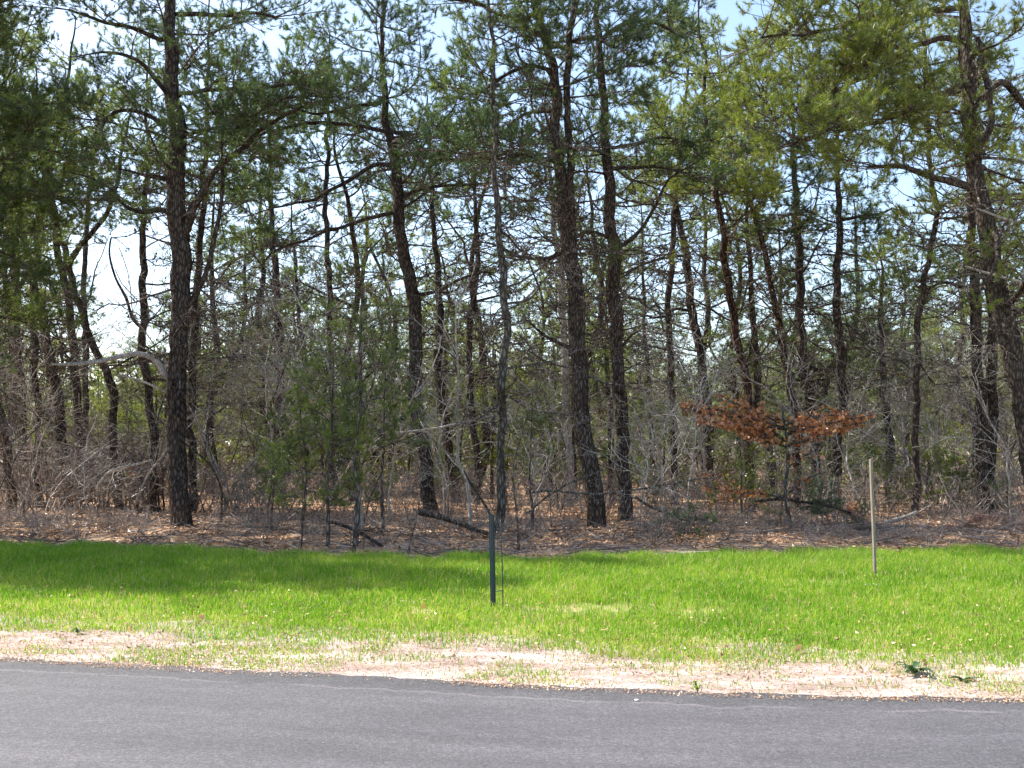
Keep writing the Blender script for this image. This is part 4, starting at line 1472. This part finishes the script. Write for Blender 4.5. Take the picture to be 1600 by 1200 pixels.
def leafy_shrub(label, px, py, H, seed, colour, nst=6, dens=6, leafsize=0.035, hang=0.0):
    b = gnd(px, py)
    b[2] = float(hgt(b[0], b[1]))
    gs, gt, tips = bare(b, H, seed, r0=0.012, spread=0.8, nstem=nst, depth=3, twiggy=1.3)
    r = np.random.default_rng(seed)
    t = thing('leafy_shrub', b, label, 'shrub', 'leafy shrubs in the wood edge')
    if gs.n:
        gt.add(*gs.arr())
    obj('stems', gt, M['brush'], t, b)
    P = np.array([p for p, d in tips]); D = np.array([d for p, d in tips])
    P = np.repeat(P, dens, 0); D = np.repeat(D, dens, 0)
    n = len(P)
    c = P - D * r.uniform(0, 0.15, (n, 1)) + r.normal(0, 0.025, (n, 3))
    u = unit(D + r.normal(0, 0.8, (n, 3)) + np.array([0, 0, -hang])); v = unit(np.cross(u, r.normal(0, 1, (n, 3))))
    L = leafsize * r.uniform(0.6, 1.4, (n, 1))
    V = np.stack([c, c + u * L * 0.5 + v * L * 0.3, c + u * L, c + u * L * 0.5 - v * L * 0.3], 1).reshape(-1, 3)
    T = (np.arange(n)[:, None, None] * 4 + np.array([(0, 1, 2), (0, 2, 3)])[None]).reshape(-1, 3)
    obj('foliage', (V, T), M[colour], t, b)


M['scrubleaf'] = leafmat('olive_scrub_leaves', (0.045, 0.065, 0.022), (0.10, 0.125, 0.035), (0.18, 0.20, 0.06), 0.45)
for i, a in enumerate([('yellow green vine leaves massed on the slim trunk left of the oak', 1166, 815, 2.0, 'needle_bright'),
                       ('olive leafy shrub under the right end of the oak leaves', 1285, 812, 1.2, 'scrubleaf'),
                       ('olive leafy shrub behind the wooden stake', 1395, 806, 1.4, 'scrubleaf'),
                       ('broad olive shrub between the stake and the right edge pair', 1470, 806, 1.5, 'scrubleaf'),
                       ('low olive shrub at the foot of the dark pair, left side', 1515, 800, 1.2, 'scrubleaf'),
                       ('olive shrub under the massive right edge pine', 1575, 812, 1.2, 'scrubleaf'),
                       ('olive shrub just right of the straight dark pine base', 1030, 800, 1.3, 'scrubleaf'),
                       ('olive shrub between the young pines and leaning pine', 590, 812, 1.4, 'scrubleaf'),
                       ('small olive shrub right of the thick left trunk', 395, 806, 1.3, 'scrubleaf'),
                       ('rust leaved little oak shrub low between the stake and the oak', 1336, 822, 0.6, 'oakleaf'),
                       ('rust leaved low shoot below the left end of the oak leaves', 1128, 815, 1.1, 'oakleaf'),
                       ('small rusty leaved shoot on the brush left of thick trunk', 222, 800, 1.2, 'oakleaf')]):
    leafy_shrub(a[0], a[1], a[2], a[3], 400 + i, a[4], dens=5 if a[4] != 'oakleaf' else 1, leafsize=0.05 if a[4] != 'oakleaf' else 0.08, hang=0.0 if a[4] != 'oakleaf' else 0.6)


# ------------------------------------------------------------------ oak with withered leaves
def oak():
    d = 19.2
    b = np.array([(1232 - 800) / F * d, d, 0.0])
    b[2] = float(hgt(b[0], b[1]))
    t = thing('oak_sapling', b, 'young oak holding a level spray of rusty brown withered leaves', 'tree')
    r = np.random.default_rng(3)
    g = G()
    stem = traced([(1236, 815, 7), (1228, 770, 6), (1232, 720, 6), (1226, 670, 5), (1222, 640, 3)], d, 0, None, 0.02, True)
    g.add(*tube(stem[:, :3], stem[:, 3], 8, 0.04))
    A0, A1, RR = [], [], []
    LP = []
    lines = [[(1226, 668, 3), (1180, 655, 3), (1130, 650, 2), (1080, 638, 2), (1064, 640, 2)], [(1226, 672, 3), (1205, 664, 3), (1180, 668, 2), (1160, 662, 2)], [(1226, 672, 3), (1250, 664, 3), (1285, 672, 2)], [(1215, 655, 3), (1240, 662, 2), (1275, 668, 2)],
             [(1228, 690, 4), (1190, 662, 4), (1150, 645, 3), (1110, 640, 3), (1072, 632, 2)],
             [(1226, 680, 4), (1260, 668, 4), (1300, 660, 3), (1340, 655, 3), (1358, 650, 2)],
             [(1226, 670, 4), (1200, 650, 3), (1160, 634, 3), (1130, 622, 2)],
             [(1228, 700, 4), (1270, 685, 4), (1310, 668, 3), (1345, 660, 2)],
             [(1226, 665, 3), (1240, 660, 3), (1290, 645, 2), (1330, 648, 2)],
             [(1232, 700, 3), (1200, 688, 3), (1170, 672, 2), (1100, 655, 2)],
             [(1230, 775, 3), (1190, 772, 3), (1150, 768, 2), (1110, 762, 2)],
             [(1233, 770, 3), (1262, 745, 3), (1290, 730, 2)], [(1232, 730, 3), (1250, 715, 2), (1268, 705, 2)]]
    for li, ln in enumerate(lines):
        for dy in ((-0.6, 0.5) if li < 10 else (-0.3,)):
            Q = traced(ln, d, dy, None, 0.03, False)
            g.add(*tube(Q[:, :3], Q[:, 3] * 0.9, 5, 0.05))
            m = int(len(Q) * (2.9 if li < 10 else 2.0) * (0.35 + 1.3 * float(r.random())))
            for k in range(m):
                s = r.uniform(0.12, 1)
                p, dr = path_at(Q, s)
                v = unit(dr * 0.5 + r.normal(0, 0.7, 3) * np.array([1, 1, 0.4]) + np.array([0, 0, 0.05]))
                L = r.uniform(0.08, 0.30)
                A0.append(p[:3]); A1.append(p[:3] + v * L); RR.append(0.004)
                for q in range(r.integers(2, 5)):
                    LP.append(p[:3] + v * L * r.uniform(0.5, 1.05))
    g.add(*segs(A0, A1, RR, np.array(RR) * 0.6, 3))
    obj('stem', g, M['bark_grey'], t, b, True)
    LP = np.array(LP)
    n = len(LP)
    L = r.uniform(0.05, 0.11, n)[:, None]
    u = unit(r.normal(0, 1, (n, 3)) + np.array([0, 0, -0.6]))
    v = unit(np.cross(u, r.normal(0, 1, (n, 3))))
    nz = np.cross(u, v)
    c = LP
    V = np.stack([c, c + u * L * 0.35 + v * L * 0.34 + nz * L * 0.15, c + u * L * 0.75 + v * L * 0.26, c + u * L, c + u * L * 0.75 - v * L * 0.26, c + u * L * 0.35 - v * L * 0.34 + nz * L * 0.15], 1).reshape(-1, 3)
    T = (np.arange(n)[:, None, None] * 6 + np.array([(0, 1, 5), (1, 2, 5), (2, 4, 5), (2, 3, 4)])[None]).reshape(-1, 3)
    obj('leaves', (V, T), M['oakleaf'], t, b)


oak()


# low branches lying or sprawling along the litter
def stick(name, label, pts, d, dy=0.0, material='bark_grey', nside=6, cat='branch', seed=0, group='fallen branches along the wood edge'):
    r = np.random.default_rng(seed)
    Q = traced(pts, d, dy, None, 0.02, False)
    Q[:, 2] = np.maximum(Q[:, 2], 0.03)
    base = Q[0, :3].copy()
    t = thing(name, base, label, cat, group)
    g = G()
    g.add(*tube(Q[:, :3], Q[:, 3], 7, 0.06))
    obj('stem', g, M[material], t, base, True)
    gw = G()
    for k in range(nside):
        p, dr = path_at(Q, r.uniform(0.15, 1))
        b = DEAD['s'][r.integers(5)]
        put(b, gw, None, p[:3], math.atan2(dr[1], dr[0]) + r.normal(0, 0.8), r.normal(0.1, 0.3), r.uniform(0.3, 0.8), gap=False)
    obj('twigs', gw, M[material], t, base)


stick('fallen_branch', 'dark fallen limb sloping down right towards the green post', [(655, 800, 12), (690, 808, 10), (720, 820, 9), (764, 838, 7)], 17.6, -0.4, 'bark', 4, seed=1)
stick('fallen_branch', 'dark fallen limb between the young pines and green post', [(505, 812, 5), (540, 822, 6), (575, 838, 6), (600, 856, 5)], 16.6, -0.3, 'bark', 5, seed=2)
stick('fallen_branch', 'long grey branch running level across the forked trunk foot', [(822, 772, 3), (860, 766, 4), (920, 772, 4), (980, 768, 3), (1060, 752, 3), (1120, 745, 2)], 18.4, -0.3, 'bark_grey', 7, seed=3)
stick('fallen_branch', 'grey branch rising right across the forked trunk', [(822, 802, 4), (868, 765, 3), (930, 740, 3), (988, 708, 2)], 18.2, -0.3, 'bark_grey', 4, seed=4)
stick('fallen_branch', 'dark fallen limb right of the straight dark pine', [(988, 775, 5), (1020, 795, 5), (1060, 808, 5), (1105, 812, 4)], 19.0, -0.4, 'bark_grey', 8, seed=5)
stick('fallen_branch', 'dark level limb lying under the oak leaves', [(1180, 782, 6), (1230, 780, 6), (1290, 788, 5), (1330, 800, 4)], 19.6, -0.3, 'bark', 8, seed=6)
stick('fallen_branch', 'pale log end lying right of the wooden stake', [(1372, 822, 8), (1400, 812, 8), (1432, 802, 6)], 20.5, 0.6, 'bark_pale', 2, seed=7)
stick('fallen_branch', 'grey arching branch in the brush beside the thick left trunk', [(150, 765, 5), (170, 735, 6), (200, 728, 5), (235, 720, 3)], 20.8, 0, 'bark_pale', 5, seed=8)
stick('fallen_branch', 'pale branch stretched level left of the leaning pine', [(575, 698, 5), (600, 680, 6), (640, 676, 5), (690, 668, 4), (740, 655, 3)], 20.5, -0.4, 'bark_pale', 5, seed=9)
stick('fallen_branch', 'pale branch reaching right from the leaning pine', [(668, 672, 4), (710, 665, 4), (760, 650, 4), (800, 645, 2)], 21.5, -0.4, 'bark_pale', 5, seed=10)
stick('fallen_branch', 'thin dark limb slanting behind the green post', [(725, 735, 3), (745, 770, 4), (768, 806, 5), (778, 830, 5)], 17.2, 0, 'bark', 3, seed=11)


# heap of brown needles and sticks
def heap():
    r = np.random.default_rng(8)
    b = gnd(1540, 832)
    b[2] = float(hgt(b[0], b[1]))
    t = thing('brush_heap', b, 'reddish brown heap of dead sticks and needles near the right edge', 'heap')
    n = 16
    th = np.linspace(0, 2 * math.pi, 28, endpoint=False)
    V = []
    for k in range(8):
        f = k / 7
        rr = 0.52 * math.cos(f * math.pi / 2) + 0.02
        z = 0.22 * math.sin(f * math.pi / 2)
        for a in th:
            q = rr * (1 + r.normal(0, 0.10))
            V.append((math.cos(a) * q * 1.1, math.sin(a) * q * 0.8, z + r.normal(0, 0.02) - 0.03))
    m = 28
    T = []
    for k in range(7):
        for j in range(m):
            a, b_, c, d_ = k * m + j, k * m + (j + 1) % m, (k + 1) * m + (j + 1) % m, (k + 1) * m + j
            T += [(a, b_, c), (a, c, d_)]
    obj('mound', (np.array(V, np.float32), np.array(T)), M['floor'], t)
    x = r.normal(0, 0.3, 900); y = r.normal(0, 0.22, 900)
    z = 0.24 * np.exp(-(x / 0.42) ** 2 - (y / 0.32) ** 2) + r.uniform(-0.02, 0.05, 900)
    p = np.stack([x, y, z], 1)
    q = p + unit(r.normal(0, 1, (900, 3)) * np.array([1, 1, 0.4])) * r.uniform(0.06, 0.28, (900, 1))
    rd = r.uniform(0.002, 0.006, 900)
    obj('sticks', segs(p, q, rd, rd * 0.6, 4), M['heap'], t)


M['heap'] = leafmat('reddish_dead_sticks', (0.12, 0.06, 0.04), (0.25, 0.13, 0.09), (0.42, 0.26, 0.19), 0.0, 2)
heap()


# ------------------------------------------------------------------ post, stake, small things
def prism(profile, h, z0=0.0, lean=(0, 0)):
    n = len(profile)
    V = [(x, y, z0) for x, y in profile] + [(x + lean[0], y + lean[1], z0 + h) for x, y in profile]
    T = []
    for i in range(n):
        j = (i + 1) % n
        T += [(i, j, n + j), (i, n + j, n + i)]
    return np.array(V, float), T, n


def post():
    b = gnd(771, 951)
    t = thing('metal_post', b, 'short dark blue green steel channel post standing in the grass', 'post')
    w, dp, th = 0.027, 0.022, 0.005
    # hat channel section, outer lips, open towards the wood
    prof = [(-w, 0.0), (-w, -th), (-w * 0.62, -th), (-w * 0.5, -dp), (w * 0.5, -dp), (w * 0.62, -th), (w, -th), (w, 0.0), (w * 0.52, 0.0), (w * 0.38, -dp + th), (-w * 0.38, -dp + th), (-w * 0.52, 0.0)]
    H = 0.935
    lean = (at(768, 808, b[1])[0] - b[0], 0.02)
    V, T, n = prism(prof, H + 0.1, -0.1, lean)
    caps = [(0, 1, 2), (0, 2, 11), (2, 3, 11), (3, 10, 11), (3, 4, 10), (4, 9, 10), (4, 5, 9), (5, 8, 9), (5, 6, 8), (6, 7, 8)]
    T = T + [(a + n, b_ + n, c + n) for a, b_, c in caps] + [(c, b_, a) for a, b_, c in caps]
    ch = obj('channel', (V, np.array(T)), M['post'], t)
    g = G()       # bolt heads down the web
    for z in (0.88, 0.80, 0.62):
        k = z / H
        c = np.array([lean[0] * k, lean[1] * k - dp, z])
        g.add(*tube(np.array([c + [0, 0.002, 0], c + [0, -0.005, 0]]), [0.006, 0.0055], 10))
    obj('bolt', g, M['rod'], t)
    tg = G()
    tg.add(*tube(np.array([[0.031, -0.006, 0.76], [0.031, -0.010, 0.76]]), [0.007, 0.007], 10))
    obj('flange_lug', tg, M['stone'], t)
    top = at(782, 812, b[1]); mid = at(785, 890, b[1]); bot = at(786, 957, b[1])
    bot2 = bot.copy(); bot2[2] = -0.08
    Q = smooth_path(np.array([bot2 - b, bot - b, mid - b, top - b]), 0.05)
    Q = Q + np.array([0, 0.01, 0])
    obj('rod', tube(Q, np.full(len(Q), 0.0058), 8), M['rod'], t, smooth=True)
    a, c = at(773, 924, b[1]) - b, at(786, 923, b[1]) - b
    obj('crossbar', tube(np.array([a + [0, 0.01, 0], c + [0, 0.01, 0]]), [0.005, 0.005], 8), M['rod'], t, smooth=True)


post()


def stake():
    b = gnd(1367, 905)
    t = thing('wooden_stake', b, 'tall thin weathered wooden stake standing in the grass at right', 'stake')
    top = at(1362, 718, b[1]) - b
    r = np.random.default_rng(1)
    w, dp, c = 0.0185, 0.015, 0.003
    prof = [(-w + c, -dp), (w - c, -dp), (w, -dp + c), (w, dp - c), (w - c, dp), (-w + c, dp), (-w, dp - c), (-w, -dp + c)]
    nz = 30
    V = []
    ca, sa = math.cos(0.5), math.sin(0.5)
    for k in range(nz):
        f = k / (nz - 1)
        z = -0.1 + f * (top[2] + 0.1)
        bx = top[0] * f + 0.004 * math.sin(f * 5)
        s = 1 + r.normal(0, 0.012)
        for x, y in prof:
            x, y = x * ca - y * sa, x * sa + y * ca
            zz = z + (r.normal(0, 0.006) + x * 0.3 if k == nz - 1 else 0)
            V.append((x * s + bx, y * s + 0.02 * f, zz))
    T = []
    m = 8
    for k in range(nz - 1):
        for j in range(m):
            a, b_, c_, d_ = k * m + j, k * m + (j + 1) % m, (k + 1) * m + (j + 1) % m, (k + 1) * m + j
            T += [(a, b_, c_), (a, c_, d_)]
    for j in range(1, m - 1):
        T.append(((nz - 1) * m, (nz - 1) * m + j, (nz - 1) * m + j + 1))
        T.append((0, j + 1, j))
    obj('shaft', (np.array(V), np.array(T)), M['stake'], t)
    # a splintered sliver at the top
    g = G()
    g.add(*segs([top + [0.002, 0, -0.02], top + [-0.008, 0, -0.02]], [top + [0.012, 0, 0.035], top + [-0.004, 0.0, 0.018]], [0.005, 0.004], [0.0015, 0.001], 4))
    obj('splinter', g, M['stake'], t)


stake()


def blob(name, label, px, py, sx, sy, sz, material, seed, cat, z=0.0):
    r = np.random.default_rng(seed)
    b = gnd(px, py)
    th = np.linspace(0, 2 * math.pi, 14, endpoint=False)
    V = []
    for k, ph in enumerate(np.linspace(-1.4, 1.5, 8)):
        for a in th:
            q = math.cos(ph) * (1 + r.normal(0, 0.07) + 0.12 * math.sin(a * 2 + seed))
            V.append((math.cos(a) * q * sx, math.sin(a) * q * sy, math.sin(ph) * sz * (1 + r.normal(0, 0.06)) + sz * 0.6 + z))
    m = 14
    T = []
    for k in range(7):
        for j in range(m):
            a, b_, c, d_ = k * m + j, k * m + (j + 1) % m, (k + 1) * m + (j + 1) % m, (k + 1) * m + j
            T += [(a, b_, c), (a, c, d_)]
    for j in range(1, m - 1):
        T.append((7 * m, 7 * m + j, 7 * m + j + 1))
    o = obj(name, (np.array(V), np.array(T)), material)
    o.location = b
    return tag(o, label, cat)


blob('flat_stone', 'flat pale stone lying in the grass below the wooden stake', 1361, 919, 0.085, 0.05, 0.022, M['stone'], 2, 'stone', 0.02)
blob('pebble', 'small white pebble lying on the dark asphalt edge', 995, 1099, 0.016, 0.012, 0.007, M['stone'], 4, 'pebble', 0.016)


def curled_leaf(label, px, py, L, seed, z=0.05):
    r = np.random.default_rng(seed)
    b = gnd(px, py)
    u = unit(r.normal(0, 1, 3) * np.array([1, 0.4, 0.7])); v = unit(np.cross(u, [0.1, 1, 0.3])); w = np.cross(u, v)
    V = []
    prof = [0.02, 0.3, 0.2, 0.42, 0.25, 0.38, 0.2, 0.03]
    for i, p in enumerate(prof):
        s = (i / 7 - 0.5) * L
        for k in (-1, -0.5, 0, 0.5, 1):
            V.append(u * s + v * p * k * L + w * (k * k * 0.35 * p * L - 0.1 * L * (i / 7 - 0.5) ** 2) + np.array([0, 0, z]))
    T = []
    for i in range(7):
        for k in range(4):
            a = i * 5 + k
            T += [(a, a + 1, a + 6), (a, a + 6, a + 5)]
    o = obj('dead_leaf', (np.array(V), np.array(T)), M['litter'], smooth=True)
    o.location = b
    tag(o, label, 'leaf')


curled_leaf('curled tan oak leaf standing up in the grass right of centre', 1027, 908, 0.13, 1)
curled_leaf('dry curled leaf in the grass left of the wooden stake near centre', 898, 927, 0.09, 2)
curled_leaf('pale dead leaf in the lower left grass', 315, 972, 0.08, 3)
curled_leaf('pale dead leaf low in the grass right of centre', 1247, 1022, 0.09, 5)
curled_leaf('dry leaf in the grass left of the green post', 662, 955, 0.08, 7)


def weed(label, px, py, R, n, seed, material, up=0.25, name='weed'):
    r = np.random.default_rng(seed)
    b = gnd(px, py)
    g = G()
    for k in range(n):
        a = r.uniform(0, 6.28)
        L = R * r.uniform(0.5, 1.1)
        W_ = L * r.uniform(0.10, 0.2)
        d = np.array([math.cos(a), math.sin(a), 0]); s = np.array([-math.sin(a), math.cos(a), 0])
        e = r.uniform(0.3, 1.0) * up * 2
        V = []
        for i, p in enumerate([0.3, 0.8, 1.0, 0.8, 0.1]):
            f = i / 4
            c = d * L * f + np.array([0, 0, 0.01 + L * e * math.sin(f * 2.4)])
            for kk in (-1, 0, 1):
                V.append(c + s * W_ * p * kk + np.array([0, 0, abs(kk) * W_ * 0.3]))
        T = []
        for i in range(4):
            for kk in range(2):
                q = i * 3 + kk
                T += [(q, q + 1, q + 4), (q, q + 4, q + 3)]
        g.add(V, T)
    o = obj(name, g, material, smooth=True)
    o.location = b
    tag(o, label, 'weed')


weed('dark leafy weed rosette on the sandy verge at lower right', 1428, 1056, 0.14, 18, 1, M['weed'], 0.3)
weed('grey green flattened weed on sand at the lower right edge', 1505, 1064, 0.10, 12, 4, M['weed'], 0.12)
weed('bright green grass tuft growing at the road edge', 1090, 1084, 0.045, 22, 2, M['grass'], 0.9, 'grass_tuft')
weed('dark weed at the left where grass meets sand', 122, 992, 0.06, 14, 3, M['weed'], 0.5)
